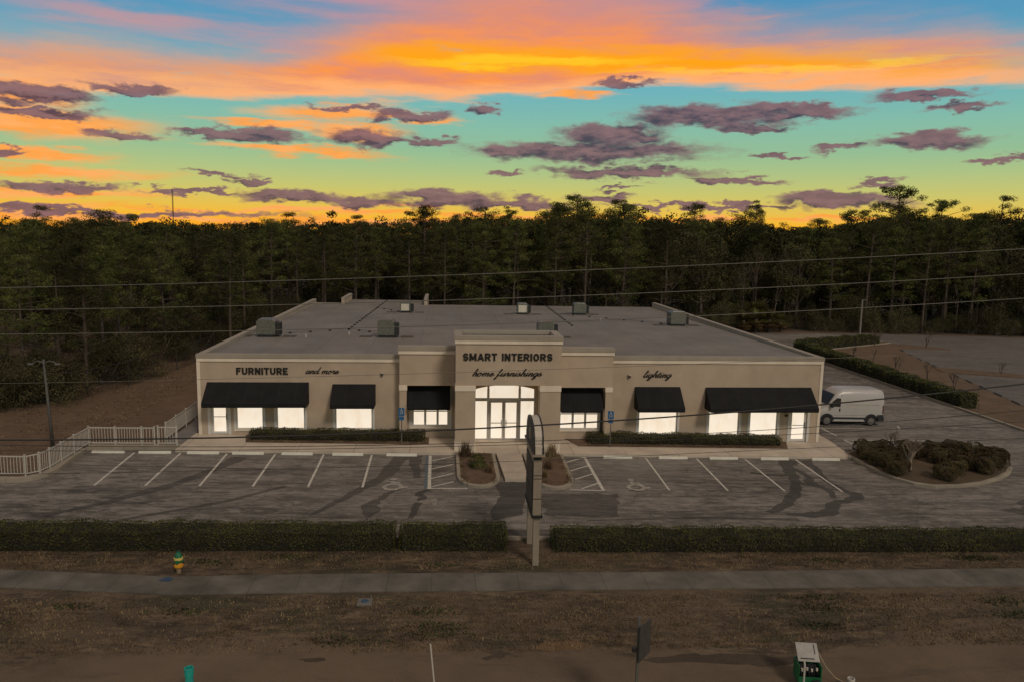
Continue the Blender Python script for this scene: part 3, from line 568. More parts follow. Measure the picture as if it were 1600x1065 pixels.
bp_('downspout', MB().tube([(23.12, -.12, -.5), (23.12, -.12, 2.85)], .05, 8), M['plastic']); 
def shopdoor(x0, x1, z0, z1, y):
    f = MB(); yy = y+.08; f.box(x0, x0+.06, yy, yy+.06, z0, z1); f.box(x1-.06, x1, yy, yy+.06, z0, z1); f.box(x0+.06, x1-.06, yy, yy+.06, z1-.06, z1)
    f.box(x0-.14, x0-.001, y-.03, y-.001, z0, z1+.1); f.box(x1+.001, x1+.14, y-.03, y-.001, z0, z1+.1)
    d = bp_('door', f, M['white']); l = MB(); a, c = x0+.065, x1-.065
    l.box(a, a+.1, yy+.01, yy+.05, z0+.02, z1-.07); l.box(c-.1, c, yy+.01, yy+.05, z0+.02, z1-.07); l.box(a+.1, c-.1, yy+.01, yy+.05, z0+.02, z0+.16); l.box(a+.1, c-.1, yy+.01, yy+.05, z1-.17, z1-.07)
    l.build('door_leaf', M['white'], d); MB().box(a+.08, c-.08, yy+.03, yy+.04, z0+.14, z1-.15).build('pane', M['lit'], d)
    h = MB(); h.tube([(a+.12, yy-.03, z0+1.02), (c-.1, yy-.03, z0+1.02)], .022, 6); h.box(c-.09, c-.05, yy-.04, yy+.01, z0+.85, z0+1.2); h.build('handle', M['plastic'], d)
shopdoor(*doorL, 0); shopdoor(*doorR, 0)
bp_('wall_light', MB().box(34.42, 34.6, -.09, -.002, 1.0, 1.12), M['dark']); 
# entrance glazing
eg = MB(); y0, y1 = -.42, -.34; z0 = G(17.3)
for x0, x1 in ((15.6, 15.66), (16.33, 16.47), (18.15, 18.29), (19.06, 19.12)): eg.box(x0, x1, y0, y1, z0, 2.75 if 16 < x0 < 19 else 2.72)
eg.box(16.34, 16.46, y0+.003, y1-.003, 2.75, 2.95); eg.box(18.16, 18.28, y0+.003, y1-.003, 2.75, 2.95)
eg.box(15.66, 19.06, y0+.005, y1-.005, 2.02, 2.2); eg.box(15.66, 16.33, y0+.007, y1-.007, z0, z0+.08); eg.box(18.29, 19.06, y0+.007, y1-.007, z0, z0+.08)
ef = bp_('entrance_frame', eg, plain('grey_white_frame', (.56, .53, .49), .5, .2, .05))
pg = MB(); vs = [(x, -.33, z) for x, z in arch]; pg.add(vs+[(xb, -.33, 2.15), (xa, -.33, 2.15)], [tuple(range(n+3))[::-1]]); pg.add([(x, -.325, z) for x, z in ((xa, z0+.05), (16.4, z0+.05), (16.4, 2.05), (xa, 2.05))], [(0, 1, 2, 3)]); pg.add([(x, -.325, z) for x, z in ((18.22, z0+.05), (xb, z0+.05), (xb, 2.05), (18.22, 2.05))], [(0, 1, 2, 3)])
pg.build('pane', M['lit'], ef)
for k, (x0, x1) in enumerate(((16.48, 17.3), (17.32, 18.14))):
    l = MB(); yy = -.41; a, c = x0, x1
    l.box(a, a+.09, yy, yy+.05, z0+.01, 2.01); l.box(c-.09, c, yy, yy+.05, z0+.01, 2.01); l.box(a+.09, c-.09, yy, yy+.05, z0+.01, z0+.1); l.box(a+.09, c-.09, yy, yy+.05, 1.93, 2.01); l.box(a+.09, c-.09, yy+.005, yy+.045, z0+.98, z0+1.03)
    dl = bp_('entrance_door', l, ef.data.materials[0]); MB().box(a+.07, c-.07, yy+.052, yy+.06, z0+.08, 1.95).build('pane', M['lit'], dl)
    MB().tube([(c-.13 if k == 0 else a+.13, yy-.05, z0+.85), (c-.13 if k == 0 else a+.13, yy-.05, z0+1.2)], .02, 6).build('handle', M['plastic'], dl)
# security cameras
for x, z in ((10.3, 3.56), (24.75, 3.48)):
    b = MB(); b.lathe([(.05, 0), (.10, .03), (.10, .1)], (x, -.12, z-.02), 10); c_ = bp_('security_camera', b, M['offwhite']); MB().lathe([(.02, 0), (.07, .05), (.08, .11)], (x, -.12, z-.135), 10).build('lens_dome', M['dark'], c_)
# awnings
def awning(x0, x1, zt, zb, yb=0, d=1.2, sg=.24):
    b = MB(); yf = yb-d
    th = .02
    b.add([(x0, yb-.01, zt), (x1, yb-.01, zt), (x1, yf, zb+sg), (x0, yf, zb+sg), (x0, yf, zb), (x1, yf, zb), (x0, yb-.01, zb), (x1, yb-.01, zb),
           (x0, yb-.01, zt-.03), (x1, yb-.01, zt-.03), (x1, yf+th, zb+sg-.02), (x0, yf+th, zb+sg-.02), (x0, yf+th, zb), (x1, yf+th, zb)],
          [(0, 3, 2, 1), (3, 4, 5, 2), (0, 6, 4, 3), (1, 2, 5, 7), (8, 9, 10, 11), (11, 10, 13, 12), (4, 12, 13, 5)])
    a = bp_('awning', b, M['canvas'])
    f = MB(); k = int((x1-x0)/1.8)+1
    for i in range(k+1):
        x = x0+.03+(x1-x0-.06)*i/k; f.tube([(x, yb-.03, zt-.07), (x, yf+.04, zb+sg-.05)], .015, 5); f.tube([(x, yb-.03, zb+.05), (x, yf+.04, zb+.05)], .015, 5)
    f.build('awning_frame', M['post'], a)
awning(.5, 6.15, 3.02, 1.80); awning(7.48, 9.92, 2.92, 1.74); awning(25.1, 27.85, 2.8, 1.52); awning(29.4, 35.95, 2.78, 1.5)
awning(11.78, 14.2, 2.86, 1.62, 0, 1.0, .12); awning(20.6, 23.05, 2.78, 1.45, 0, 1.0, .12)

# ------------------------------------------------------------------ lettering
def arcp(cx, cy, rx, ry, a0, a1, n=8): return [(cx+rx*math.cos(R(a0+(a1-a0)*i/n)), cy+ry*math.sin(R(a0+(a1-a0)*i/n))) for i in range(n+1)]
BL = {'F': (.58, [[(.1, 0), (.1, 1)], [(0, .9), (.58, .9)], [(.1, .52), (.5, .52)]]), 'U': (.68, [[(.1, 1), (.1, .32)]+arcp(.34, .34, .24, .24, 180, 360)+[(.58, .32), (.58, 1)]]),
 'R': (.68, [[(.1, 0), (.1, 1)], [(.1, .9), (.36, .9)]+arcp(.38, .68, .2, .22, 90, -90)+[(.36, .46), (.1, .46)], [(.36, .46), (.6, 0)]]), 'N': (.68, [[(.1, 0), (.1, 1)], [(.58, 0), (.58, 1)], [(.12, .96), (.56, .04)]]),
 'I': (.2, [[(.1, 0), (.1, 1)]]), 'T': (.62, [[(.31, 0), (.31, .85)], [(0, .9), (.62, .9)]]), 'E': (.58, [[(.1, 0), (.1, 1)], [(0, .9), (.58, .9)], [(.1, .5), (.52, .5)], [(0, .1), (.6, .1)]]),
 'S': (.64, [arcp(.33, .68, .22, .22, 20, 270)+arcp(.33, .32, .22, .22, 90, -160)]), 'M': (.84, [[(.1, 0), (.1, 1)], [(.74, 0), (.74, 1)], [(.13, .96), (.42, .15)], [(.42, .15), (.71, .96)]]),
 'A': (.74, [[(.06, 0), (.37, .97)], [(.37, .97), (.68, 0)], [(.18, .3), (.56, .3)]]), 'O': (.72, [arcp(.36, .5, .25, .4, 0, 360, 16)]), ' ': (.34, [])}
def block_text(name, txt, x0, x1, z0, z1, y, label, mat):
    segs = []; x = 0
    for ch in txt:
        adv, st = BL[ch]; segs += [[(x+a, b) for a, b in s_] for s_ in st]; x += adv+.13
    tot = x-.13; sx = (x1-x0)/tot; sz = z1-z0; w = .205; b = MB(); k_ = 0
    for s_ in segs:
        for (ax, az), (bx, bz) in zip(s_[:-1], s_[1:]):
            d = Vector((bx-ax, bz-az)); L_ = max(d.length, 1e-6); d /= L_; n_ = Vector((-d.y, d.x))*w/2; e_ = d*(.03 if len(s_) > 3 else 0); k_ += 1; o = .0007*(k_ % 9)
            q = [Vector((ax, az))-n_-e_, Vector((bx, bz))-n_+e_, Vector((bx, bz))+n_+e_, Vector((ax, az))+n_-e_]; q = [(x0+p.x*sx, z0+min(1, max(0, p.y))*sz) for p in q]
            b.hexa([(p[0], y-.002, p[1]) for p in q], [(p[0], y-.05-o, p[1]) for p in q])
    return tag(b.build(name, mat), label, 'sign')
block_text('wall_sign', 'FURNITURE', 2.13, 4.98, 3.47, 3.86, 0, 'bold black capital letters reading FURNITURE on the left part of the facade', M['black'])
block_text('wall_sign', 'SMART INTERIORS', 14.86, 19.74, 4.77, 5.18, -2.8, 'large bold black capitals across the raised parapet over the entrance', M['black'])
GL = {
 'a': (1.25, [[(.92, .82), (.65, 1.02), (.25, .85), (.06, .4), (.22, .02), (.5, .08), (.8, .55), (.98, 1.0)], [(.98, 1.0), (.85, .35), (.95, .0), (1.15, .1), (1.35, .42)]]),
 'n': (1.2, [[(.0, .5), (.18, .95), (.3, .9), (.22, .0)], [(.22, .25), (.45, .8), (.7, 1.02), (.85, .85), (.78, .25), (.92, .0), (1.3, .42)]]),
 'm': (1.85, [[(.0, .5), (.18, .95), (.3, .9), (.22, .0)], [(.22, .25), (.45, .8), (.7, 1.0), (.85, .85), (.78, .0)], [(.78, .25), (1.0, .8), (1.25, 1.02), (1.42, .85), (1.35, .25), (1.5, .0), (1.95, .42)]]),
 'd': (1.25, [[(.9, .82), (.65, 1.02), (.25, .85), (.06, .4), (.22, .02), (.5, .08), (.85, .55)], [(1.05, 2.2), (.9, 1.0), (.88, .3), (1.0, .0), (1.2, .1), (1.38, .42)]]),
 'o': (1.1, [[(.55, 1.0), (.2, .85), (.06, .4), (.25, .0), (.6, .05), (.85, .5), (.75, .9), (.5, 1.0), (.7, .75), (1.2, .75)]]),
 'r': (.95, [[(.0, .42), (.22, 1.1), (.35, .88), (.6, .92), (.5, .35), (.62, .0), (1.0, .42)]]),
 'e': (.95, [[(.1, .45), (.5, .55), (.7, .82), (.5, 1.02), (.2, .8), (.08, .35), (.3, .0), (.65, .1), (1.05, .45)]]),
 'h': (1.2, [[(.0, .42), (.5, 1.6), (.6, 2.15), (.42, 2.25), (.28, 1.5), (.2, .0)], [(.2, .25), (.42, .8), (.68, 1.02), (.84, .85), (.78, .25), (.92, .0), (1.3, .42)]]),
 'f': (.85, [[(.0, .42), (.5, 1.5), (.6, 2.1), (.42, 2.25), (.28, 1.5), (.22, .2), (.1, -.8), (-.1, -1.1), (-.2, -.9), (.1, -.3), (.5, .1), (.95, .45)]]),
 'u': (1.25, [[(.0, .5), (.2, .98), (.26, .9), (.16, .3), (.32, .0), (.6, .15), (.9, .95)], [(.95, 1.0), (.84, .3), (.95, .0), (1.35, .42)]]),
 'i': (.62, [[(.0, .42), (.25, 1.0), (.16, .25), (.3, .0), (.7, .42)], [(.34, 1.42), (.42, 1.56)]]),
 's': (.85, [[(.0, .42), (.4, 1.12), (.42, .85), (.6, .4), (.4, .02), (.08, .12)], [(.45, .05), (.95, .42)]]),
 'g': (1.2, [[(.92, .82), (.65, 1.02), (.25, .85), (.06, .4), (.22, .02), (.5, .08), (.85, .6)], [(.98, 1.0), (.86, .0), (.7, -.8), (.4, -1.12), (.2, -.9), (.45, -.45), (1.3, .42)]]),
 'l': (.7, [[(.0, .42), (.5, 1.6), (.6, 2.15), (.42, 2.25), (.26, 1.4), (.18, .3), (.35, .0), (.8, .42)]]),
 't': (.72, [[(.0, .42), (.36, 1.7), (.2, .3), (.36, .0), (.8, .42)], [(.0, 1.15), (.62, 1.22)]]), ' ': (.75, [])}
def smooth(pts, k=5):
    out = []; P = [pts[0]]+list(pts)+[pts[-1]]
    for i in range(1, len(P)-2):
        for j in range(k):
            t = j/k; out.append(tuple(.5*((2*P[i][c])+(-P[i-1][c]+P[i+1][c])*t+(2*P[i-1][c]-5*P[i][c]+4*P[i+1][c]-P[i+2][c])*t*t+(-P[i-1][c]+3*P[i][c]-3*P[i+1][c]+P[i+2][c])*t**3) for c in (0, 1)))
    out.append(tuple(pts[-1])); return out
def script_text(txt, x0, x1, zb, xh, y, label, thin=.07, thick=.21):
    segs = []; x = 0
    for ch in txt:
        adv, st = GL[ch]
        for s in st: segs.append([(x+px+py*.42, py) for px, py in smooth(s)])
        x += adv
    mn = min(p[0] for s in segs for p in s); mx = max(p[0] for s in segs for p in s); b = MB()
    for s in segs:
        for k in range(len(s)-1):
            (ax, az), (bx, bz) = s[k], s[k+1]
            X = lambda u: x0+(u-mn)/(mx-mn)*(x1-x0); d = Vector((X(bx)-X(ax), (bz-az)*xh)); L_ = max(d.length, 1e-6); d /= L_
            w = (thin+(thick-thin)*max(0, -d.y)**1.2)*xh; nx, nz = -d.y*w/2, d.x*w/2; ex, ez = d.x*w*.25, d.y*w*.25
            q = [(X(ax)-nx-ex, zb+az*xh-nz-ez), (X(bx)-nx+ex, zb+bz*xh-nz+ez), (X(bx)+nx+ex, zb+bz*xh+nz+ez), (X(ax)+nx-ex, zb+az*xh+nz-ez)]
            o = random.uniform(0, .004)
            b.hexa([(p[0], y-.002, p[1]) for p in q], [(p[0], y-.035-o, p[1]) for p in q])
    return tag(b.build('wall_sign', M['black']), label, 'sign')
script_text('and more', 6.0, 7.86, 3.53, .165, 0, 'black flowing script reading and more, right of the FURNITURE letters', .18, .36)
script_text('home furnishings', 15.4, 19.2, 3.94, .165, -2.8, 'black flowing script reading home furnishings above the entrance arch', .18, .42)
script_text('lighting', 25.6, 27.3, 3.38, .17, 0, 'black flowing script reading lighting above the single awning on the right', .18, .40)

# ------------------------------------------------------------------ rooftop exhaust hoods
def hood(x, y, w, d, h, label, mat='galv', bright=False, pads=(-1, 1)):
    z = rz(y); e = empty('exhaust_hood', (x, y, z), label, 'roof vent', 'sheet metal exhaust hoods on the roof')
    b = MB(); pr = [(-w/2, 0), (-w/2, h*.86), (-w*.38, h), (w*.38, h), (w/2, h*.86), (w/2, 0)]
    b.add([(px, -d/2, .16+pz) for px, pz in pr]+[(px, d/2, .16+pz) for px, pz in pr], [(0, 5, 4, 3, 2, 1), (6, 7, 8, 9, 10, 11)]+[(i, i+1, i+7, i+6) for i in range(5)]+[(5, 0, 6, 11)])
    b.build('housing', M[mat], e, bevel=.02)
    MB().box(-w*.46, w*.46, -d*.46, d*.46, .0, .158).build('base_curb', M['dark'], e)
    if bright: MB().box(-w*.4, w*.36, -d/2-.03, -d/2-.003, .2, .1+h*.86).build('front_panel', M['galvb'], e)
    s = MB(); s.box(w/2+.003, w/2+.28, -d*.38, d*.3, .12, .12+h*.8)
    for k in range(5): s.box(w/2+.02, w/2+.3, -d*.3, d*.2, .2+k*h*.15, .23+k*h*.15)
    s.build('motor_grille', M['grille'], e)
    for sgn in pads: tag(MB().box(sgn*(w/2+.85)-.42, sgn*(w/2+.85)+.42, -d*.4, d*.35, .004, .03).build('walk_pad', M['pad'], e))
    return e
hood(1.75, 9.5, 1.25, 1.2, 1.05, 'dull green-grey hood nearest the left roof edge')
hood(9.8, 9.7, 1.15, 1.2, 1.1, 'tall grey hood standing above the left entrance bay'); hood(10.1, 28.8, .95, 1.0, .85, 'hood with a bright front plate at the rear left of the roof', bright=True)
hood(21.1, 28.2, 1.0, 1.0, .9, 'hood with a bright cream front plate at the middle of the rear roof', bright=True); hood(21.0, 10.2, 1.15, 1.1, 1.0, 'plain tapering grey hood partly behind the entrance parapet')
hood(26.6, 28.5, 1.2, 1.1, .95, 'plain grey hood at the rear, second from the right roof edge'); hood(33.3, 19.2, 1.3, 1.3, 1.05, 'wide hood with a black grille side nearest the right roof edge')

# ------------------------------------------------------------------ wheel stops
ws = MB(); pr = [(-.82, -.09, 0), (.82, -.09, 0), (.82, .09, 0), (-.82, .09, 0)]; ws.hexa(pr, [(-.80, -.06, .13), (.80, -.06, .13), (.80, .06, .13), (-.80, .06, .13)])
ws0 = ws.build('wheel_stop', M['stop'], bevel=.012); first = True
front_x = [-3.58, -1.23, 1.22, 3.53, 6.08, 8.74, 11.6, 23.43, 26.56, 29.45, 32.4, 35.4]
ordn = ['first', 'second', 'third', 'fourth', 'fifth', 'sixth', 'seventh', 'eighth', 'ninth', 'tenth', 'eleventh', 'twelfth']
for i, x in enumerate(front_x):
    o = ws0 if first else ws0.copy()
    if not first: COL.objects.link(o)
    first = False; o.location = (x, -3.42, A(x)+.004); o.rotation_euler = (0, .0166, random.uniform(-.012, .012))
    tag(o, ('white painted concrete wheel stop, %s from the left along the shop sidewalk' % ordn[i]) if i < 11 else 'white painted concrete wheel stop by the corner island, rightmost along the shop sidewalk', 'wheel stop', 'white wheel stops along the shop sidewalk')
ta = math.atan2(43.8-13.5, 68.6-59.9)
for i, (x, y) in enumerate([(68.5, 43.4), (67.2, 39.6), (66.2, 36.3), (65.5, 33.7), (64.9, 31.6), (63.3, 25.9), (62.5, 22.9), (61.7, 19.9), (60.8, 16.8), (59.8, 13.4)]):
    if i == 0: wshade = MB().hexa(pr, [(-.80, -.06, .13), (.80, -.06, .13), (.80, .06, .13), (-.80, .06, .13)]).build('wheel_stop', concrete('shade_toned_stop_concrete', (.16, .145, .13), None, None), bevel=.012)  # concrete colour darkened to paint in the shade on these stops
    o = wshade if i == 0 else wshade.copy()
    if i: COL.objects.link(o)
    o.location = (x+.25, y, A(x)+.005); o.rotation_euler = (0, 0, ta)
    tag(o, ('shade-toned wheel stop beside the right-hand lawn, %s from the far end' % ordn[i]), 'wheel stop', 'shade-toned wheel stops of the right-hand lot')

# ------------------------------------------------------------------ white picket fence
def fence_panel(p, q, z, h=.95):
    p = Vector(p); q = Vector(q); d = q-p; L_ = d.length; t = d/L_; n_ = max(2, int(L_/.135)); b = MB(); zz = lambda P: G(P.x)+z
    def bar(a, c, z0, z1, w):
        nn = Vector((-t.y, t.x))*w/2; b.hexa([(k.x, k.y, zz(k)+z0) for k in (a-nn, c-nn, c+nn, a+nn)], [(k.x, k.y, zz(k)+z1) for k in (a-nn, c-nn, c+nn, a+nn)])
    bar(p+t*.04, q-t*.04, h-.05, h, .045); bar(p+t*.04, q-t*.04, .09, .13, .04)
    for i in range(n_):
        c = p+t*(L_*(i+.5)/n_); bar(c-t*.013, c+t*.013, .131, h-.051, .022)
    return b
def fence(pts, z, label, closed_name='picket_fence', h=.95):
    e = empty(closed_name, (pts[0][0], pts[0][1], G(pts[0][0])+z), label, 'fence'); off = Vector(e.location)
    def loc(b):
        b.v = [(x-off.x, y-off.y, zz-off.z) for x, y, zz in b.v]; return b
    for p, q in zip(pts[:-1], pts[1:]): loc(fence_panel(p, q, z, h)).build('fence_panel', M['fence'], e)
    for p in pts:
        b = MB(); g = G(p[0])+z; b.box(p[0]-.028, p[0]+.028, p[1]-.028, p[1]+.028, g-.12, g+h+.04); b.box(p[0]-.045, p[0]+.045, p[1]-.045, p[1]+.045, g+h+.04, g+h+.07); loc(b).build('post', M['fence'], e)
    return e
fence([(-12.6, -7.85), (-10.6, -7.86), (-8.6, -7.87), (-6.9, -7.9), (-5.35, -7.92), (-4.95, -7.45), (-4.86, -6.7), (-4.86, -5.6), (-4.9, -4.2), (-4.93, -2.5), (-3.6, -2.45), (-2.25, -2.42), (-1.6, -2.4)], .02, 'white picket fence curving round the left corner of the lot to the gate')
fence([(-1.42, -2.4), (-.45, -2.38)], .02, 'white picket gate at the left end of the sidewalk', 'picket_gate', 1.0)
fence([(-1.4, -1.3), (-1.42, .4), (-1.42, 2.1), (-1.42, 3.8), (-1.42, 5.5), (-1.42, 7.2)], .0, 'white picket fence running back along the left side wall')

# ------------------------------------------------------------------ van
def make_van(x, y):
    e = empty('cargo_van', (x, y, A(x)+.004), 'white high-roof cargo van parked beside the right end of the shop', 'van'); e.rotation_euler = (0, .0166, 0)
    def w(z): return 1.0 if z < 1.35 else 1.0-.13*((z-1.35)/1.2)**1.3
    stn = [(0, .42, .80, .84), (.06, .34, 1.0, .93), (.25, .3, 1.12, .985), (.6, .3, 1.24, 1), (.98, .3, 1.40, 1), (1.3, .3, 1.80, 1), (1.62, .3, 2.18, 1), (1.95, .3, 2.42, 1), (2.35, .3, 2.53, 1), (3.2, .3, 2.56, 1), (5.55, .3, 2.56, 1), (5.85, .3, 2.52, .985), (5.98, .34, 2.40, .955)]
    fr = [0, .14, .3, .45, .6, .75, .87, .95, 1.0]; b = MB(); rings = []
    K = .80
    for sx, zl, zt, k in stn:
        half = []; sx *= K
        for f in fr:
            z = zl+(zt-zl)*f; yy = w(z)*k*(1 if f < .87 else (.965 if f < .95 else (.90 if f < 1 else .78)))
            half.append((sx, yy, z if f < 1 else zt))
        ring = half+[(sx, 0, zt+.015)]+[(a, -c, d) for a, c, d in half[::-1]]; rings.append(ring)
    n_ = len(rings[0]); vs = [p for r in rings for p in r]; fs = []
    for i in range(len(rings)-1):
        for j in range(n_): fs.append((i*n_+j, i*n_+(j+1) % n_, (i+1)*n_+(j+1) % n_, (i+1)*n_+j))
    fs += [tuple(range(n_-1, -1, -1)), tuple((len(rings)-1)*n_+j for j in range(n_))]
    b.add(vs, fs); body = b.build('body', M['vanpaint'], e, smooth=True)
    import bmesh
    bm = bmesh.new(); bm.from_mesh(body.data); bmesh.ops.recalc_face_normals(bm, faces=bm.faces)
    bm.to_mesh(body.data); bm.free()
    try: body.data.set_sharp_from_angle(angle=R(38))
    except Exception: pass
    def side(pts, out, name, mat, par=e, both=True):
        for s in ((-1, 1) if both else (-1,)):
            q = [(px*K, s*(w(pz)+out), pz) for px, pz in pts]; m_ = MB(); q2 = [(a, c-s*.02, d) for a, c, d in q]; k = len(q)
            m_.add(q+q2, [tuple(range(k)) if s < 0 else tuple(range(k-1, -1, -1))]+[(i, (i+1) % k, k+(i+1) % k, k+i) for i in range(k)]); m_.build(name, mat, par)
    side([(1.12, 1.36), (2.10, 1.34), (2.12, 1.94), (1.78, 1.97), (1.42, 1.72)], .008, 'side_window', M['glass'])
    ws_ = MB(); ws_.add([(1.02*K, -.88, 1.47), (1.02*K, .88, 1.47), (1.62*K, .82, 2.21), (1.62*K, -.82, 2.21)], [(0, 3, 2, 1)]); ws_.build('windshield', M['glass'], e)
    side([(1.35, .47), (4.42, .47), (4.42, .60), (1.35, .60)], .022, 'side_moulding', M['plastic'])
    side([(5.32, .32), (5.96, .34), (5.96, .82), (5.42, .80)], .018, 'rear_bumper_corner', M['plastic']); side([(5.88, .9), (5.96, .9), (5.93, 1.5), (5.86, 1.5)], .012, 'tail_lamp', M['red'])
    side([(2.0, 1.02), (2.1, 1.02), (2.1, 1.24), (2.0, 1.24)], .02, 'door_handle', M['plastic']); side([(2.2, .4), (2.215, .4), (2.215, 2.2), (2.2, 2.2)], .004, 'door_seam', M['plastic'])
    side([(2.6, 1.50), (5.5, 1.50), (5.5, 1.512), (2.6, 1.512)], .004, 'body_crease', M['plastic']); side([(.55, .72), (4.9, .76), (4.9, .772), (.55, .732)], .004, 'body_line', M['plastic'])
    MB().box(5.97*K, 5.97*K+.11, -.93, .93, .34, .62).build('rear_bumper', M['plastic'], e); MB().box(-.06, .12, -.85, .85, .32, .62).build('front_bumper', M['plastic'], e)
    for s in (-1, 1):
        MB().add([(.06, s*.70, .86), (.36, s*.96, .95), (.50, s*.985, 1.12), (.22, s*.80, 1.06)], [(0, 1, 2, 3)]).build('headlight', M['glass'], e)
        mr = MB(); mr.box(1.20*K, 1.20*K+.12, s*1.06-.0, s*1.06+s*.2, 1.32, 1.62); mr.box(1.25*K, 1.25*K+.04, s*.98, s*1.08, 1.4, 1.45); mr.build('mirror', M['plastic'], e, bevel=.02)
        for wx in (.98*K, 4.90*K):
            wh = MB(); wh.lathe([(.24, -.11), (.33, -.11), (.35, -.08), (.35, .08), (.33, .11), (.24, .11)], (0, 0, 0), 28, 'y'); tyre = wh.build('wheel', M['rubber'], e, loc=(wx, s*.915, .35))
            r_ = MB(); r_.lathe([(.05, -.125), (.08, -.13), (.16, -.115), (.235, -.12), (.24, .1)], (0, 0, 0), 24, 'y'); rim = r_.build('rim', M['rim'], tyre)
            if s > 0: rim.rotation_euler = (0, 0, math.pi)
            ar_ = MB(); aa = [math.pi*i/14 for i in range(15)]
            ar_.add([(wx+.40*math.cos(a), s*1.018, .36+.40*math.sin(a)) for a in aa]+[(wx+.50*math.cos(a), s*1.018, .36+.50*math.sin(a)) for a in aa]+[(wx+.40*math.cos(a), s*.97, .36+.40*math.sin(a)) for a in aa]+[(wx+.50*math.cos(a), s*.97, .36+.50*math.sin(a)) for a in aa],
                    [(i, i+1, 16+i, 15+i) for i in range(14)]+[(15+i, 16+i, 46+i, 45+i) for i in range(14)]+[(i, 30+i, 31+i, i+1) for i in range(14)])
            ar_.build('wheel_arch', M['plastic'], e)
            wl = MB(); fan = [(wx+.405*math.cos(a), s*1.006, .36+.405*math.sin(a)) for a in aa]+[(wx-.405, s*1.006, .30), (wx+.405, s*1.006, .30)]; wl.add(fan, [tuple(range(len(fan)))]); wl.build('wheel_well', M['rubber'], e)
    return e
make_van(38.93, 6.0).scale = (1, 1, .955)

# ------------------------------------------------------------------ roadside pylon sign (edge-on)
ps = empty('pylon_sign', (17.26, -16.38, A(17.3)), 'two-post tan pylon sign seen edge-on in the gap between the front hedges', 'sign')
for y in (-.95, 1.05): MB().box(-.115, .115, y-.11, y+.11, 0, 1.85).build('post', M['signtan'], ps, bevel=.01)
lc = MB(); lc.box(-.15, .15, -1.12, 1.25, 1.95, 4.0); lc.build('lower_cabinet', M['signtan'], ps)
for s in (-1, 1):
    MB().box(min(s*.152, s*.18), max(s*.152, s*.18), -1.0, 1.12, 2.05, 2.75).build('sign_face', M['signface'], ps)
    MB().box(min(s*.152, s*.18), max(s*.152, s*.18), -1.0, 1.12, 2.8, 3.85).build('sign_face', M['signface'], ps)
sm_ = MB()
for z in (3.3, 3.42, 2.55): sm_.box(-.155, .155, -1.128, -1.121, z, z+.025)
sm_.build('panel_seam', M['dark'], ps)
MB().box(-.20, .20, -1.17, 1.3, 1.85, 1.948).build('bottom_ledge', M['dark'], ps); MB().box(-.14, .14, -1.0, 1.15, 4.002, 4.18).build('neck', M['dark'], ps); MB().box(-.23, .23, -1.35, 1.5, 4.182, 4.26).build('top_ledge', M['signtan'], ps)
prof = [(-1.28, 4.262), (-1.28, 4.72), (-1.18, 4.76), (-1.14, 5.25), (-.98, 5.55), (-.62, 5.85), (-.1, 6.02), (.45, 5.98), (.95, 5.72), (1.2, 5.3), (1.28, 4.76), (1.38, 4.72), (1.38, 4.262)]
prof = [(a, 4.262+(c-4.262)*.60) for a, c in prof]
def extr(pf, x0, x1):
    k = len(pf); b = MB(); b.add([(x0, a, c) for a, c in pf]+[(x1, a, c) for a, c in pf], [tuple(range(k)), tuple(range(2*k-1, k-1, -1))]+[(i, k+i, k+(i+1) % k, (i+1) % k) for i in range(k)]); return b
extr(prof, -.13, .13).build('upper_cabinet', M['signcream'], ps)
big = [((a-.05)*1.035+.05, 4.262+(c-4.262)*1.02) for a, c in prof]; sml = [((a-.05)*.84+.05, 4.36+(c-4.262)*.80) for a, c in prof]
for s in (-1, 1):
    extr(big, *sorted((s*.132, s*.18))).build('face_rim', M['dark'], ps); extr(sml, *sorted((s*.181, s*.19))).build('sign_face', M['signface'], ps)
    MB().box(*sorted((s*.191, s*.196)), -.05, .1, 4.5, 5.0).build('reader_board', M['signcream'], ps)
ps.scale = (1, 1, 1); ps.location.z -= .0

# ------------------------------------------------------------------ parking signs
def park_sign(x, y, label, rot):
    g = G(x); e = empty('parking_sign', (x, y, g), label, 'sign', None, rot)
    MB().tube([(0, 0, 0), (0, 0, 2.1)], .03, 8).build('post', M['post'], e)
    pl = MB().box(-.17, .17, -.045, -.03, 1.66, 2.12).build('plate', M['bluesign'], e, bevel=.004); b = MB()
    for k, ln in enumerate(WHEELCHAIR): thick_line(b, ln, .2, lambda p, k=k: (p.x*.15-.02, -.048-.006*k, 1.78+p.y*.15), (0, -.0006, 0))
    b.build('wheelchair_symbol', M['offwhite'], pl); MB().box(-.15, .15, -.045, -.03, 1.42, 1.62).build('fine_plate', M['bluesign'], e); return e
park_sign(11.5, -1.72, 'blue wheelchair parking sign on a grey post before the left hedge', -.2); park_sign(23.35, -1.72, 'blue wheelchair parking sign on a grey post before the right hedge', -.35)
MB().box(.04, .2, -.02, .04, 1.45, 1.9)

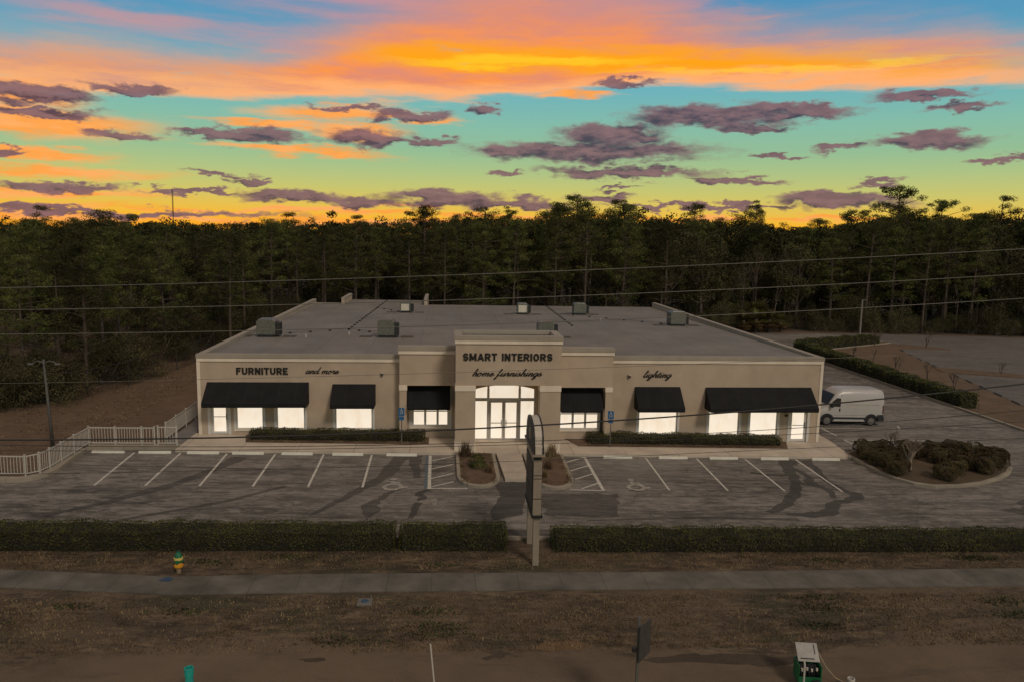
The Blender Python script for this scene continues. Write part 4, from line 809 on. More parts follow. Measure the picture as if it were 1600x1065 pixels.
# ------------------------------------------------------------------ overhead lines
def wire(pts, y, r, mat, label, sag=0):
    pts = sorted(pts); xs = np.array([p[0] for p in pts]); zs = np.array([p[1] for p in pts]); co = np.polyfit(xs, zs, 2 if len(pts) > 2 else 1)
    X = np.linspace(-24, 60, 60); sl_ = np.polyder(co)
    def z(x):
        if x < xs[0]: return np.polyval(co, xs[0])+np.polyval(sl_, xs[0])*(x-xs[0])*.6
        if x > xs[-1]: return np.polyval(co, xs[-1])+np.polyval(sl_, xs[-1])*(x-xs[-1])
        return np.polyval(co, x)
    tag(MB().tube([(x, y, z(x)) for x in X], r, 6).build('overhead_wire', mat, smooth=True), label, 'power line', 'wires strung across the street front')
wire([(1.86, 9.81), (10.41, 10.15), (19.54, 10.63), (31.31, 11.37)], -22, .011, M['wire'], 'uppermost thin grey wire, crossing only in front of the forest')
wire([(1.82, 9.21), (8.29, 9.39), (19.57, 9.89), (31.39, 10.62)], -22, .011, M['wire'], 'second thin grey wire from the top, passing just above the rear roof edge')
wire([(1.77, 8.54), (8.27, 8.69), (21.51, 9.25), (31.48, 9.88)], -22, .011, M['wire'], 'third wire from the top, crossing in front of the roof and its hoods')
wire([(2.24, 7.38), (7.15, 7.48), (15.78, 7.78), (28.88, 8.36)], -23, .006, M['wire'], 'faint thread-thin wire crossing in front of the wall lettering')
wire([(1.57, 5.61), (7.47, 5.57), (12.17, 5.76), (16.85, 5.98), (21.67, 6.32), (25.64, 6.62), (31.78, 7.23)], -22, .026, M['cable'], 'thickest black cable, sweeping up to the right past the van')
wire([(1.28, 5.30), (11.19, 5.21), (14.03, 5.33), (19.88, 5.47), (25.97, 5.8), (32.28, 6.3)], -21.5, .011, M['cable'], 'thin dark wire just under the thick black cable')
wire([(1.45, 5.22), (15.16, 5.31), (19.8, 5.42), (25.61, 5.68), (32.07, 6.0)], -21.8, .009, M['cable'], 'second thin dark wire under the thick black cable')
wire([(1.0, 4.28), (7.14, 4.35), (14.82, 4.54), (19.22, 4.7)], -21, .008, M['cable'], 'lowest dark wire, crossing in front of the parking stalls')

# ------------------------------------------------------------------ street edge things
h = empty('fire_hydrant', (4.82, -18.04+.12, A(4.8)), 'yellow fire hydrant with green bonnet beside the street sidewalk', 'hydrant')
MB().lathe([(.09, -.1), (.09, .2), (.10, .22)], n=14).build('standpipe', M['cream'], h, smooth=True)
MB().lathe([(.12, .18), (.17, .221), (.17, .28), (.13, .30), (.115, .36)], n=14).build('flange', M['yellow'], h)
MB().lathe([(.113, .361), (.11, .5), (.15, .51), (.15, .54)], n=14).build('barrel', M['green'], h)
MB().lathe([(.14, .541), (.135, .6), (.10, .68), (.05, .73), (.03, .73), (.03, .78)], n=14).build('bonnet', M['green'], h)
for a, r_ in ((0, .05), (180, .05), (270, .07)):
    c, s = math.cos(R(a)), math.sin(R(a)); MB().tube([(c*.1, s*.1, .43), (c*.165, s*.165, .43)], r_, 10).build('outlet_cap', M['green'], h)
MB().lathe([(.16, .47), (.165, .49), (.165, .55), (.14, .56)], n=12).build('bolt_ring', plain('pale_yellow_paint', (.66, .50, .12), .5), h); h.scale = (.92, .92, 1.0)
mh = empty('utility_box', (11.39, -20.2, A(11.4)), 'square concrete utility box with a round blue lid, set in the grass below the sidewalk', 'utility box')
MB().box(-.24, .24, -.22, .22, -.1, .05).build('frame', concrete('dull_box_concrete', (.17, .155, .13), None, None), mh, bevel=.01); MB().lathe([(.12, .052), (.11, .065)], n=18).build('lid', M['blueutil'], mh)
tp = MB(); tp.lathe([(.10, 0), (.10, .78), (.115, .79), (.115, .98), (.09, .985), (.085, .5)], n=18); tp = tp.build('drain_pipe', M['teal'], None, smooth=False, loc=(7.62, -25.5, A(7.6)-.03)); tag(tp, 'upright teal plastic pipe in the sand at the bottom edge', 'pipe')
st = MB(); st.tube([(0, 0, 0), (-.15, 0, 1.62)], .022, 8); st = st.build('marker_stake', M['offwhite'], None, loc=(13.76, -25.7, A(13.7))); tag(st, 'slim leaning white stake in the sand below the entrance', 'stake')
ss = empty('street_sign', (18.6, -27.0, A(18.6)), 'grey street sign on a steel post seen from behind at the bottom edge', 'sign')
sp_ = MB().box(-.035, .035, -.03, .03, -.1, 2.98).build('post', M['post'], ss)
pl = MB().box(-.012, .012, -.30, .30, -.45, .45).build('panel', plain('sign_back', (.075, .07, .065), .6, .3), ss); pl.location = (.19, .12, 2.32); pl.rotation_euler = (0, 0, R(-40)); 
for z in (2.02, 2.62): MB().tube([(.03, .0, z), (.19, .12, z+.03)], .015, 6).build('bracket', M['galv'], ss)
MB().box(-.14, -.04, -.05, .05, 2.1, 2.2).build('clamp', M['dark'], ss)
gb = empty('equipment_cabinet', (23.9, -25.05, A(24.1)-.05), 'open green equipment cabinet with a pale tilted lid in the sand at the bottom right', 'equipment'); gb.rotation_euler = (0, 0, R(-10))
c = MB(); c.box(-.31, -.28, -.25, .25, .18, .68); c.box(.28, .31, -.25, .25, .18, .68); c.box(-.28, .28, -.25, .25, .18, .22); c.box(-.28, .28, .22, .25, .22, .68); c.box(-.28, .28, -.25, -.22, .22, .36); c.build('casing', M['grgreen'], gb)
ld = MB().box(-.29, .29, -.26, .27, -.02, .02).build('lid', plain('weathered_lid', (.36, .34, .31), .6), gb, bevel=.01); ld.location = (0, .12, .88); ld.rotation_euler = (R(38), 0, 0)
MB().box(-.22, .15, -.2, -.17, .021, .028).build('lid_slot', M['dark'], ld); MB().box(.18, .2, -.05, .22, .021, .03).build('lid_strap', M['dark'], ld)
inn_ = MB()
for k in range(7): inn_.tube([(-.2+.07*k, -.1, .24), (-.22+.075*k, -.16+.03*(k % 3), .45), (-.18+.06*k, .02, .6)], .03, 6)
inn_.build('wiring', M['dark'], gb); g2 = MB()
for k in range(4): g2.lathe([(.03, 0), (.03, .07)], (-.2+.13*k, -.18, .50+.03*(k % 2)), 8)
g2.build('fittings', M['galvb'], gb)
MB().lathe([(.10, -.03), (.17, -.03), (.17, .03), (.10, .03)], (.16, -.34, .17), 18, 'y').build('wheel', M['rubber'], gb)
hs_ = MB(); hs_.tube([(0, 0, 0), (-.01, 0, .75), (-.02, .02, .85)], .026, 8); hs_ = hs_.build('vent_tube', M['offwhite'], None, loc=(23.63, -25.42, A(23.8))); tag(hs_, 'narrow white upright tube standing against the green cabinet', 'tube')
wp_ = MB(); wp_.lathe([(.085, 0), (.085, .22), (.10, .225), (.10, .30), (.075, .302), (.07, .1)], n=16); wp_ = wp_.build('pipe_stub', M['offwhite'], None, loc=(25.0, -25.35, A(25))); tag(wp_, 'short white pipe stub at the bottom edge, right of the green cabinet', 'pipe')
rp = MB(); rp.tube([(24.25, -24.9, A(24)+.80), (24.45, -24.98, A(24)+.42), (24.68, -25.1, A(24)+.16), (24.88, -25.26, A(24)+.1), (24.93, -25.3, A(24)+.2)], .013, 6); tag(rp.build('rope', M['rope'], smooth=True), 'tan rope sagging from the green cabinet to the white pipe stub', 'rope')

# lamp posts and far mast
lp_ = empty('lamp_post', (-6.72, -2.64, A(-6.7)), 'slender grey twin-arm lamp post on the brown slope at the left', 'street lamp')
MB().tube([(0, 0, 0), (-.05, 0, 1.4), (-.19, 0, 4.6)], [.10, .085, .05], 10).build('pole', plain('dull_lamp_metal', (.085, .08, .07), .6, .2), lp_, smooth=True); 
am = MB(); am.tube([(-.19, 0, 4.55), (-.45, 0, 4.66), (-.75, 0, 4.52)], .025, 6); am.tube([(-.19, 0, 4.55), (.1, 0, 4.66), (.42, 0, 4.55)], .025, 6); am.lathe([(.07, 4.5), (.07, 4.72)], (-.19, 0, 0), 8); am.build('arm', M['post'], lp_)
for x in (-.85, .5): MB().box(x-.14, x+.14, -.07, .07, 4.44, 4.53).build('lamp_head', M['post'], lp_, bevel=.02)
lq = empty('lamp_post', (71.8, 58.6, A(71.8)), 'pale wooden pole before the forest at the far edge of the driveway', 'pole'); MB().tube([(0, 0, 0), (0, 0, 4.9)], [.15, .11], 8).build('pole', plain('grey_pole', (.22, .19, .165), .8), lq); MB().box(-.05, .6, -.08, .08, 4.9, 5.0).build('arm', M['post'], lq)
mt = MB(); bx, by, bz = -204.9, 600, 0; hh = 43.7
for k in range(3):
    a = R(120*k); mt.tube([(bx+.45*math.cos(a), by+.45*math.sin(a), bz), (bx+.45*math.cos(a), by+.45*math.sin(a), hh)], .13, 4)
for k in range(30): z = bz+k*hh/30; mt.tube([(bx-.45, by, z), (bx+.45, by, z+.9)], .07, 4); mt.tube([(bx+.45, by, z+.7), (bx-.45, by, z+1.4)], .07, 4)
tag(mt.build('radio_mast', M['mast']), 'thin lattice radio mast rising far beyond the treetops at the left', 'mast')
M['cfence'] = plain('dark_fence_wire', (.05, .048, .042), .7, .3)
cf = empty('chain_link_fence', (-7, 15, 0), 'dark chain-link fence along the forest edge left of the building', 'fence'); pts = [(-13.0, 6.6), (-10.6, 10.2), (-9.4, 14.0), (-8.9, 17.5), (-8.3, 21), (-7.9, 25), (-7.6, 29)]
for p in pts: MB().tube([(p[0]+7, p[1]-15, A(p[0])), (p[0]+7, p[1]-15, A(p[0])+1.9)], .035, 6).build('post', M['cfence'], cf)
for p, q in zip(pts[:-1], pts[1:]):
    b = MB(); za = A(p[0]); P0 = Vector((p[0]+7, p[1]-15, za)); P1 = Vector((q[0]+7, q[1]-15, A(q[0]))); Lk = (P1-P0).length; nn = int(Lk/.16)
    b.tube([P0+Vector((0, 0, 1.85)), P1+Vector((0, 0, 1.85))], .022, 5)
    for i in range(nn+1):
        for sg in (1, -1):
            s0 = i/nn; s1 = min(1, max(0, s0+sg*1.8/Lk)); k = abs(s1-s0)*Lk; 
            if k > .2: b.tube([P0.lerp(P1, s0)+Vector((0, 0, .02)), P0.lerp(P1, s1)+Vector((0, 0, .02+k))], .005, 3, False)
    b.build('mesh_panel', M['cfence'], cf)

# ------------------------------------------------------------------ hedges and shrubs
def hedge(name, x0, x1, y0, y1, h0, h1, base, label, group=None, dens=230, leaf=.085, axis=None, rough_=.036):
    """clipped hedge: dark twiggy core under a shell of leaf-sized faces. axis=(p,q) runs it along a line"""
    if axis: P0, P1 = Vector(axis[0]), Vector(axis[1]); L_ = (P1-P0).length; t = (P1-P0)/L_; nn = Vector((-t.y, t.x)); wd = y1-y0
    else: P0 = Vector((x0, (y0+y1)/2)); L_ = x1-x0; t = Vector((1, 0)); nn = Vector((0, 1)); wd = y1-y0
    H = lambda s: h0+(h1-h0)*s/L_
    org = Vector((P0.x, P0.y, 0)); e = empty(name, (P0.x, P0.y, base(P0.x)), label, 'hedge', group); bz = base(P0.x)
    ph = [random.uniform(0, 6.28) for _ in range(6)]
    def wobs(s, k): return rough_*(math.sin(s*1.7+ph[k])+.7*math.sin(s*4.1+ph[k+1])+.5*math.sin(s*9.3+ph[k+2]))
    core = MB(); ns = max(2, int(L_/.35)); vs = []
    for i in range(ns+1):
        s = L_*i/ns; p = P0+t*min(L_-.1, max(.1, s)); hh = H(s)-.1+wobs(s, 0)*.7; w2 = wd/2-.1+wobs(s, 2)*.5; g = base(p.x)-bz
        for a, z in ((-w2*.85, .0), (-w2, hh*.5), (-w2*.92, hh), (w2*.92, hh), (w2, hh*.5), (w2*.85, .0)):
            q = p+nn*a-P0; vs.append((q.x, q.y, z+g))
    fs = [tuple(range(6)), tuple(ns*6+k for k in range(5, -1, -1))]
    for i in range(ns):
        for k in range(6): fs.append((i*6+k, (i+1)*6+k, (i+1)*6+(k+1) % 6, i*6+(k+1) % 6))
    core.add(vs, fs).build('inner_twigs', M['core'], e)
    area_top = L_*wd; hm = (h0+h1)/2; nt, nsd, ne = int(area_top*dens*1.25), int(L_*hm*dens), int(wd*hm*dens)
    def pts(n, kind):
        s = RNG.uniform(0, L_, n); a = RNG.uniform(-wd/2, wd/2, n); f = RNG.uniform(0, 1, n)
        wt = rough_*(np.sin(s*1.7+ph[0])+.7*np.sin(s*4.1+ph[1])+.5*np.sin(s*9.3+ph[2])); wsd = rough_*(np.sin(s*1.7+ph[2])+.7*np.sin(s*4.1+ph[3])+.5*np.sin(s*9.3+ph[4]))
        hh = (h0+(h1-h0)*s/L_)+wt+RNG.normal(0, .022, n)
        if kind == 't': z = hh-.25*(np.abs(a)/(wd/2))**6*.35; nrm = (0, 0, 1)
        elif kind in 'fb':
            sg = -1 if kind == 'f' else 1; z = hh*f; keep = RNG.uniform(0, 1, n) < (.42+.58*np.clip(f*1.6, 0, 1)); a = sg*(wd/2+wsd*.6-.06*(1-f))+RNG.normal(0, .025, n); s, a, z = s[keep], a[keep], z[keep]; nrm = (nn.x*sg, nn.y*sg, .3)
        else:
            z = hh*f; s = np.full(n, 0. if kind == 'l' else L_)+RNG.normal(0, .03, n); sg = -1 if kind == 'l' else 1; nrm = (t.x*sg, t.y*sg, .3)
        x = P0.x+t.x*s+nn.x*a; y = P0.y+t.y*s+nn.y*a; g = np.array([base(k) for k in x])-bz
        return np.stack([x-P0.x, y-P0.y, z+g], 1), np.tile(nrm, (len(x), 1))
    VV, FF, o = [], [], 0
    for kind, n in (('t', nt), ('f', nsd), ('b', nsd//2), ('l', ne), ('r', ne)):
        p, nr = pts(n, kind); v, f = cards(p, leaf, .6, 0, nr, .75); VV.append(v); FF.append(f+o); o += len(v)
    np_mesh('foliage', np.concatenate(VV), np.concatenate(FF), M['hedge'], e)
    k = int(L_*hm*38); s = RNG.uniform(0, L_, k); s = s[(np.sin(s*2.1+ph[0])+np.sin(s*5.3+ph[1])+RNG.normal(0, .7, k)) > .3]; k = len(s); z = RNG.uniform(.02, hm*.62, k); a = -(wd/2+RNG.uniform(-.02, .03, k))
    x = P0.x+t.x*s+nn.x*a; y = P0.y+t.y*s+nn.y*a; g = np.array([base(q) for q in x])-bz; v, f = cards(np.stack([x-P0.x, y-P0.y, z+g], 1), leaf*2.4, .09, .8, np.tile((nn.x*-1, nn.y*-1, 0), (k, 1)), .5); np_mesh('twigs', v, f, M['greybark'], e); return e
fh = 'clipped hedges along the street front'
hedge('hedge', -40, 12.05, -16.25, -15.0, .90, .80, A, 'long clipped hedge along the street, running off the left edge of the photo', fh, 420, .06)
hedge('hedge', 12.25, 16.3, -16.25, -14.95, .80, .76, A, 'short clipped hedge section just left of the pylon sign', fh, 460, .06)
hedge('hedge', 18.1, 46, -16.35, -15.05, .70, .60, A, 'long clipped hedge right of the pylon sign, running off the right edge', fh, 420, .06)
fb = 'low clipped hedges below the shop windows'
hedge('hedge', 3.0, 12.75, -1.2, -.12, .50, .52, G, 'low clipped hedge under the left-hand shop windows', fb, 330, .07)
hedge('hedge', 22.25, 33.85, -1.15, -.12, .56, .50, G, 'low clipped hedge under the right-hand shop windows', fb, 330, .07)
hedge('hedge', 0, 0, -.75, .75, 1.35, 1.1, A, 'long hedge running back along the driveway curb, right of the van', 'hedges round the side lawn', 130, .12, ((54.2, 40.0), (54.2, 10.9)), .08)
hedge('hedge', 0, 0, -.7, .7, 1.35, 1.15, A, 'short hedge along the rear edge of the side lawn', 'hedges round the side lawn', 130, .12, ((54.6, 40.8), (68.6, 49.2)), .08)

def leaf_blob(n, rx, ry, rz_, leaf, shell=.55, flat=0):
    d = RNG.normal(size=(n, 3)); d[:, 2] = np.abs(d[:, 2])*1.0-.25; d /= np.linalg.norm(d, axis=1)[:, None]; r = shell+(1-shell)*RNG.uniform(0, 1, n)**.4
    lump = 1+.10*np.sin(d[:, 0]*5+1.3)*np.sin(d[:, 1]*4+.4)+.07*np.sin(d[:, 2]*9+d[:, 0]*7)
    dd = np.sign(d)*np.abs(d)**(1-flat); dd /= np.maximum(1, (np.abs(dd)**4).sum(1)**.25)[:, None]; p = dd*(r*lump)[:, None]*np.array([rx, ry, rz_]); return cards(p, leaf, .6, 0, d, .8)
def bush_proto(i, n=2600):
    e = empty('clipped_bush', (0, 0, -50), None, 'bush'); v, f = leaf_blob(n*2, .66, .66, .50, .06, .93, .45); v[:, 2] += .42; v[:, 2] = np.maximum(v[:, 2], .02)
    np_mesh('foliage', v, f, M['shrub'], e); b = MB(); prof = [(.40, 0), (.50, .2), (.52, .5), (.44, .68), (.22, .78), (.05, .8)]; b.lathe([(r*1.0, z) for r, z in prof], n=12); b.build('inner_twigs', M['score'], e, smooth=True); return e
bps = [bush_proto(i) for i in range(3)]; used = set()
def place(protos, k, x, y, s, label, group, sz=None, base=A, rz_=None, name=None):
    src = protos[k % len(protos)]
    if src.name in used: o = copy_tree(src)
    else: o = src; used.add(src.name)
    o.location = (x, y, base(x)); o.rotation_euler = (0, 0, random.uniform(0, 6.28) if rz_ is None else rz_); o.scale = (s, s, sz or s)
    if label: o['label'] = label
    if group: o['group'] = group
    return o
bl = ['leftmost low bush at the sidewalk corner of the island', 'bush on the left rim of the corner island, second toward the street', 'bush on the left front rim of the corner island', 'frontmost rounded bush of the corner island', 'low bush at the back left of the corner island',
 'bush just left of the bare pale trunk in the corner island', 'small bush between the two bare shrubs of the island', 'bush right beside the bare pale trunk, toward the street', 'bush in the middle of the corner island', 'low bush behind the middle of the corner island',
 'bush right of the middle, at the street side of the island', 'large rounded bush in front right of the island', 'bush at the right end of the island, next to the curb', 'second bush from the right tip of the island', 'rearmost bush, separate at the back right of the island', 'bush at the back edge of the island, left of the separate one', 'back bush beside the twiggy rear shrub', 'bush at the back centre of the island', 'bush behind the right-hand group of the island', 'bush by the far right tip of the island']
for k, (x, y, s) in enumerate([(37.75, -3.6, .95), (37.85, -4.9, 1.0), (37.8, -6.4, .95), (39.9, -7.3, .95), (38.2, -2.5, .9), (39.0, -4.2, .9), (40.3, -3.4, .85), (41.1, -6.3, .95), (41.5, -4.5, 1.0), (41.3, -3.1, .8),
                               (42.2, -5.3, 1.0), (43.0, -6.0, 1.15), (44.6, -4.7, 1.1), (44.0, -3.7, 1.15), (43.7, -2.2, .9), (42.5, -2.2, .8), (39.4, -2.3, .85), (41.0, -1.9, .75), (42.8, -3.5, .9), (45.1, -3.7, .9)]):
    place(bps, k, x, y, s*.88, bl[k], 'rounded bushes in the corner island', s*.95, lambda x_: G(x_))
# bare branching trees and shrubs
def bare_proto(name, h, spread, mat, seed, depth=4, trunks=1, r0=.05, leaves=0):
    rr = random.Random(seed); b = MB(); tips = []
    def grow(p, d, L_, r, k):
        q = p+d*L_; mid = p+d*L_*.5+Vector((rr.uniform(-1, 1), rr.uniform(-1, 1), 0))*L_*.06
        b.tube([p, mid, q], [r, r*.85, r*.68], 5 if k > 1 else 3, k == depth); tips.append(q)
        if k == 0: return
        for _ in range(rr.choice([2, 3, 3]) if k > 1 else 3):
            nd = (d+Vector((rr.uniform(-1, 1), rr.uniform(-1, 1), rr.uniform(-.1, .7)))*spread).normalized(); grow(q, nd, L_*rr.uniform(.55, .82), r*.62, k-1)
    for _ in range(trunks):
        grow(Vector((rr.uniform(-.12, .12)*(trunks > 1), rr.uniform(-.12, .12)*(trunks > 1), -.05)), Vector((rr.uniform(-.25, .25)*(trunks > 1), rr.uniform(-.25, .25)*(trunks > 1), 1)).normalized(), h*.36, r0, depth)
    e = empty(name, (0, 0, -60), None, 'tree'); b.build('branches', mat, e); return e
bs = bare_proto('bare_shrub', 1.7, .42, plain('pale_stems', (.30, .235, .18), .9, 0, .25, 6), 3, 3, 6, .06); bs2 = bare_proto('bare_shrub', 1.35, .6, M['palebark'], 9, 3, 4, .03); sap = [bare_proto('leafless_sapling', 1.3, .55, M['greybark'], 19, 3, 3, .028), bare_proto('leafless_sapling', 1.4, .5, M['greybark'], 20, 3, 2, .03)]
place([bs], 0, 38.95, -5.7, 1.15, 'bare many-stemmed pale shrub standing in the corner island', 'bare shrubs in the corner island', base=G); place([bs2], 0, 39.9, -2.3, 1.25, 'smaller bare shrub at the rear of the corner island', 'bare shrubs in the corner island', base=G)
rl = ['between the hedge corner and the lawn, nearest the driveway bend', 'second from the driveway bend on the side lawn', 'third from the driveway bend on the side lawn', 'fourth along the side lawn, double-stemmed', 'last of the row on the side lawn, nearest the street', 'on the narrow tip beyond the far wheel stops', 'on the elongated median of the right-hand lot', 'at the rear end of the short rear hedge']
for k, (x, y, s) in enumerate([(59.0, 37.0, 1.1), (59.9, 34.6, 1.3), (58.3, 27.6, 1.5), (59.1, 23.4, 1.5), (58.7, 19.2, 1.2), (73.6, 46.6, 1.9), (69.4, 27.6, 1.1), (67.6, 47.2, 1.7)]):
    place(sap, k, x, y, s*.95, 'leafless sapling '+rl[k], 'leafless saplings of the right-hand lot')
# small plants in the entrance beds
tp_ = []
for i in range(2):
    e = empty('grass_clump', (0, 0, -40), None, 'plant'); n_ = 260; a = RNG.uniform(0, 6.28, n_); ln = RNG.uniform(.2, .55, n_); sp0 = RNG.uniform(.05, .5, n_)
    base_ = np.stack([RNG.normal(0, .1, n_), RNG.normal(0, .1, n_), np.zeros(n_)], 1); tip = base_+np.stack([np.cos(a)*sp0*ln, np.sin(a)*sp0*ln, ln], 1); w_ = np.stack([-np.sin(a), np.cos(a), np.zeros(n_)], 1)*.012
    V_ = np.stack([base_-w_, base_+w_, tip+w_*.2, tip-w_*.2], 1).reshape(-1, 3); np_mesh('blades', V_, np.arange(4*n_).reshape(-1, 4), M['deadgrass'], e); tp_.append(e)
for k, (x, y, s, l) in enumerate([(15.0, -3.9, 1.5, 'dry grass clump at the wall end of the left entrance bed'), (15.3, -5.9, .9, 'small dry clump in the middle of the left entrance bed, left side'), (16.1, -6.9, .8, 'small dry clump near the front of the left entrance bed'), (19.7, -3.8, 1.3, 'dry grass clump at the wall end of the right entrance bed'), (19.2, -6.2, 1.0, 'dry clump in the middle of the right entrance bed'), (18.8, -7.6, .8, 'dry clump at the front of the right entrance bed')]):
    place(tp_, k, x, y, s, l, 'dry clumps in the entrance beds', base=lambda x_: G(x_)+.05)
gs = []
e = empty('low_shrub', (0, 0, -40), None, 'plant'); v, f = leaf_blob(700, .42, .42, .3, .07, .5); v[:, 2] += .18; np_mesh('foliage', v, f, M['hedge'], e); gs.append(e)
place(gs, 0, 15.6, -5.0, .95, 'dark green shrub in the left entrance bed, nearer the door', 'green shrubs in the left entrance bed', base=G); place(gs, 0, 15.65, -6.2, 1.05, 'dark green shrub in the left entrance bed, nearer the lot', 'green shrubs in the left entrance bed', base=G)
# scattered mulch chips and grass tufts (uncountable)
def scatter(name, n, sampler, mat, size, label, cat, tall=1.0, off=0.0, asp=.25):
    P = sampler(n); z = np.array([A(x) for x in P[:, 0]])+off
    k = len(P); a = RNG.uniform(0, 6.28, k); ln = size*RNG.uniform(.5, 1.5, k); lean = RNG.uniform(.1, .9, k); b = np.stack([P[:, 0], P[:, 1], z-.01], 1)
    tip = b+np.stack([np.cos(a)*ln*lean, np.sin(a)*ln*lean, ln*tall], 1); w_ = np.stack([-np.sin(a), np.cos(a), np.zeros(k)], 1)*(ln*asp)[:, None]
    V_ = np.stack([b-w_, b+w_, tip+w_*.4, tip-w_*.4], 1).reshape(-1, 3); o = np_mesh(name, V_, np.arange(4*k).reshape(-1, 4), mat); return tag(o, label, cat, None, 'stuff')
def vnoise(x, y, s): return np.sin(x*s+1.7*np.sin(y*s*.7+.3))*np.cos(y*s*1.3+1.1*np.sin(x*s*.6))
def verge(n):
    x = RNG.uniform(-8, 46, n*2); y = RNG.uniform(-23.2, -16.2, n*2); k = (.5*vnoise(x, y, .7)+.4*vnoise(x+5, y, 2.3)+.4*vnoise(y*2, x*1.3, 5.1)+RNG.normal(0, .7, n*2) > .1) & ~((y > -19.75) & (y < -17.7)); return np.stack([x[k], y[k]], 1)
scatter('verge_grass', 75000, verge, M['deadgrass'], .05, 'dry brown grass tufts covering the verge on both sides of the sidewalk', 'grass', .8)
def weeds(n):
    cx = RNG.uniform(-4, 40, 26); cy = np.where(RNG.uniform(0, 1, 26) < .75, RNG.uniform(-22.6, -19.9, 26), RNG.uniform(-17.4, -16.5, 26)); i = RNG.integers(0, 26, n); return np.stack([cx[i]+RNG.normal(0, .5, n), np.clip(cy[i]+RNG.normal(0, .16, n), -23.0, -16.4)], 1)
scatter('green_weeds', 5200, lambda n: (lambda P: P[(P[:, 1] < -19.75) | (P[:, 1] > -17.5)])(weeds(n)), foliage('weed_leaves', (.030, .038, .014), (.046, .054, .02), None, .1), .07, 'patches of low green weeds scattered through the dry verge', 'weeds', .5, .0, .35)
dm_ = MB(); blot(dm_, [(19.3, -23.75), (20.6, -23.55), (22.4, -23.5), (24.0, -23.7), (24.6, -24.0), (23.2, -24.2), (21.6, -24.0), (20.2, -23.95)], -.008, .05); blot(dm_, [(9.9, -23.5), (10.5, -23.4), (10.7, -23.55), (10.1, -23.65)], -.008, .04); blot(dm_, [(15.0, -23.6), (15.5, -23.3), (15.6, -23.35), (15.2, -23.7)], -.008, .03); struct(dm_.build('damp_sand', dirt('damp_sand', (.062, .042, .028), (.10, .07, .046))))
om_ = MB(); blot(om_, [(16.6, -23.1), (17.0, -22.7), (17.8, -22.6), (18.3, -22.9), (17.9, -23.25), (17.1, -23.3)], -.0075, .07); struct(om_.build('orange_sand', dirt('orange_sand', (.15, .085, .038), (.19, .112, .055))))
def litter_s(n):
    x = RNG.uniform(-16, -5.3, n); y = RNG.uniform(-14, 26, n); k = (x < -6.0-.0*y) & (y > -7.4) & (vnoise(x, y, .9)+RNG.normal(0, .6, n) > 0) | ((x > -8) & (y > 2) & (x < -2)); return np.stack([x[k], y[k]], 1)
scatter('slope_litter', 9000, litter_s, M['deadgrass'], .09, 'dry leaves and grass scattered over the brown slope beside the fence', 'ground cover', .6, .0, .3)
def bed_s(n):
    x = RNG.uniform(14.7, 20.2, n); y = RNG.uniform(-8.4, -3.3, n); k = ((x < 16.45) | (x > 18.4)); return np.stack([x[k], y[k]], 1)
scatter('mulch_chips', 7000, bed_s, M['deadgrass'], .06, 'brown mulch and dry leaves covering the entrance beds', 'ground cover', .5, .19, .35)
def bed2(n):
    x = np.concatenate([RNG.uniform(2.9, 12.9, n), RNG.uniform(21.9, 34.0, n)]); y = RNG.uniform(-1.58, -1.1, 2*n); return np.stack([x, y], 1)
scatter('bed_leaves', 2500, bed2, M['deadgrass'], .05, 'dry leaves lying in front of the low window hedges', 'ground cover', .5, .165, .35)

# ------------------------------------------------------------------ trees
def tree_root(name, cat): return empty(name, (0, 0, -80), None, cat)
def crown_mesh(cl, per, leaf, asp, up=0, jit=.55):
    Ps, N_ = [], []
    for (c, r) in cl:
        d = RNG.normal(size=(per, 3)); d /= np.linalg.norm(d, axis=1)[:, None]; rad = RNG.uniform(0, 1, per)**.45
        Ps.append(np.array(c)+d*rad[:, None]*np.array([r, r, r*jit])); N_.append(d+np.array([0, 0, .5]))
    return cards(np.concatenate(Ps), leaf, asp, up, np.concatenate(N_), 1.1)
def pine(seed, h=14.0, R0=2.7, start=.42, per=70, ncl=46, sparse=False):
    rr = random.Random(seed); e = tree_root('pine_tree', 'tree'); tr = MB(); bx, by = rr.uniform(-.4, .4), rr.uniform(-.4, .4)
    ax = lambda z: (bx*(z/h)**2, by*(z/h)**2)
    tr.tube([(ax(z)[0], ax(z)[1], z) for z in (-.2, h*.25, h*.5, h*.75, h*.95)], [.16, .14, .11, .07, .03], 7)
    cl = []
    for i in range(ncl):
        u = rr.random()**.8; z = h*(start+(.97-start)*u); rad = R0*(((1-u)**.5*.80+.24) if not sparse else ((1-u)**.5*.5+.5))*rr.uniform(.25, 1.05); a = rr.uniform(0, 6.28)
        if sparse and rr.random() < .35: rad *= 1.25
        x0, y0 = ax(z); zc = z+rad*rr.uniform(.0, .35); c = (x0+rad*math.cos(a), y0+rad*math.sin(a), zc); cl.append((c, rr.uniform(.5, .95)*(1 if not sparse else .8)))
        tr.tube([(x0, y0, z-.15), ((x0+c[0])/2, (y0+c[1])/2, (z+c[2])/2-.05), (c[0], c[1], c[2]-.1)], [.05, .035, .018], 4, False)
    for i in range(7):                                                            # dead stubs below the crown
        z = h*rr.uniform(.2, start); a = rr.uniform(0, 6.28); L_ = rr.uniform(.4, 1.5); x0, y0 = ax(z); tr.tube([(x0, y0, z), (x0+L_*math.cos(a), y0+L_*math.sin(a), z+L_*.2)], [.03, .012], 3, False)
    tr.build('trunk', M['bark'], e); cl.append(((ax(h)[0], ax(h)[1], h*.975), .5)); v, f = crown_mesh(cl, int(per*1.8), .21, .28, .35); np_mesh('crown', v, f, M['pine'], e); e['h'] = h; return e
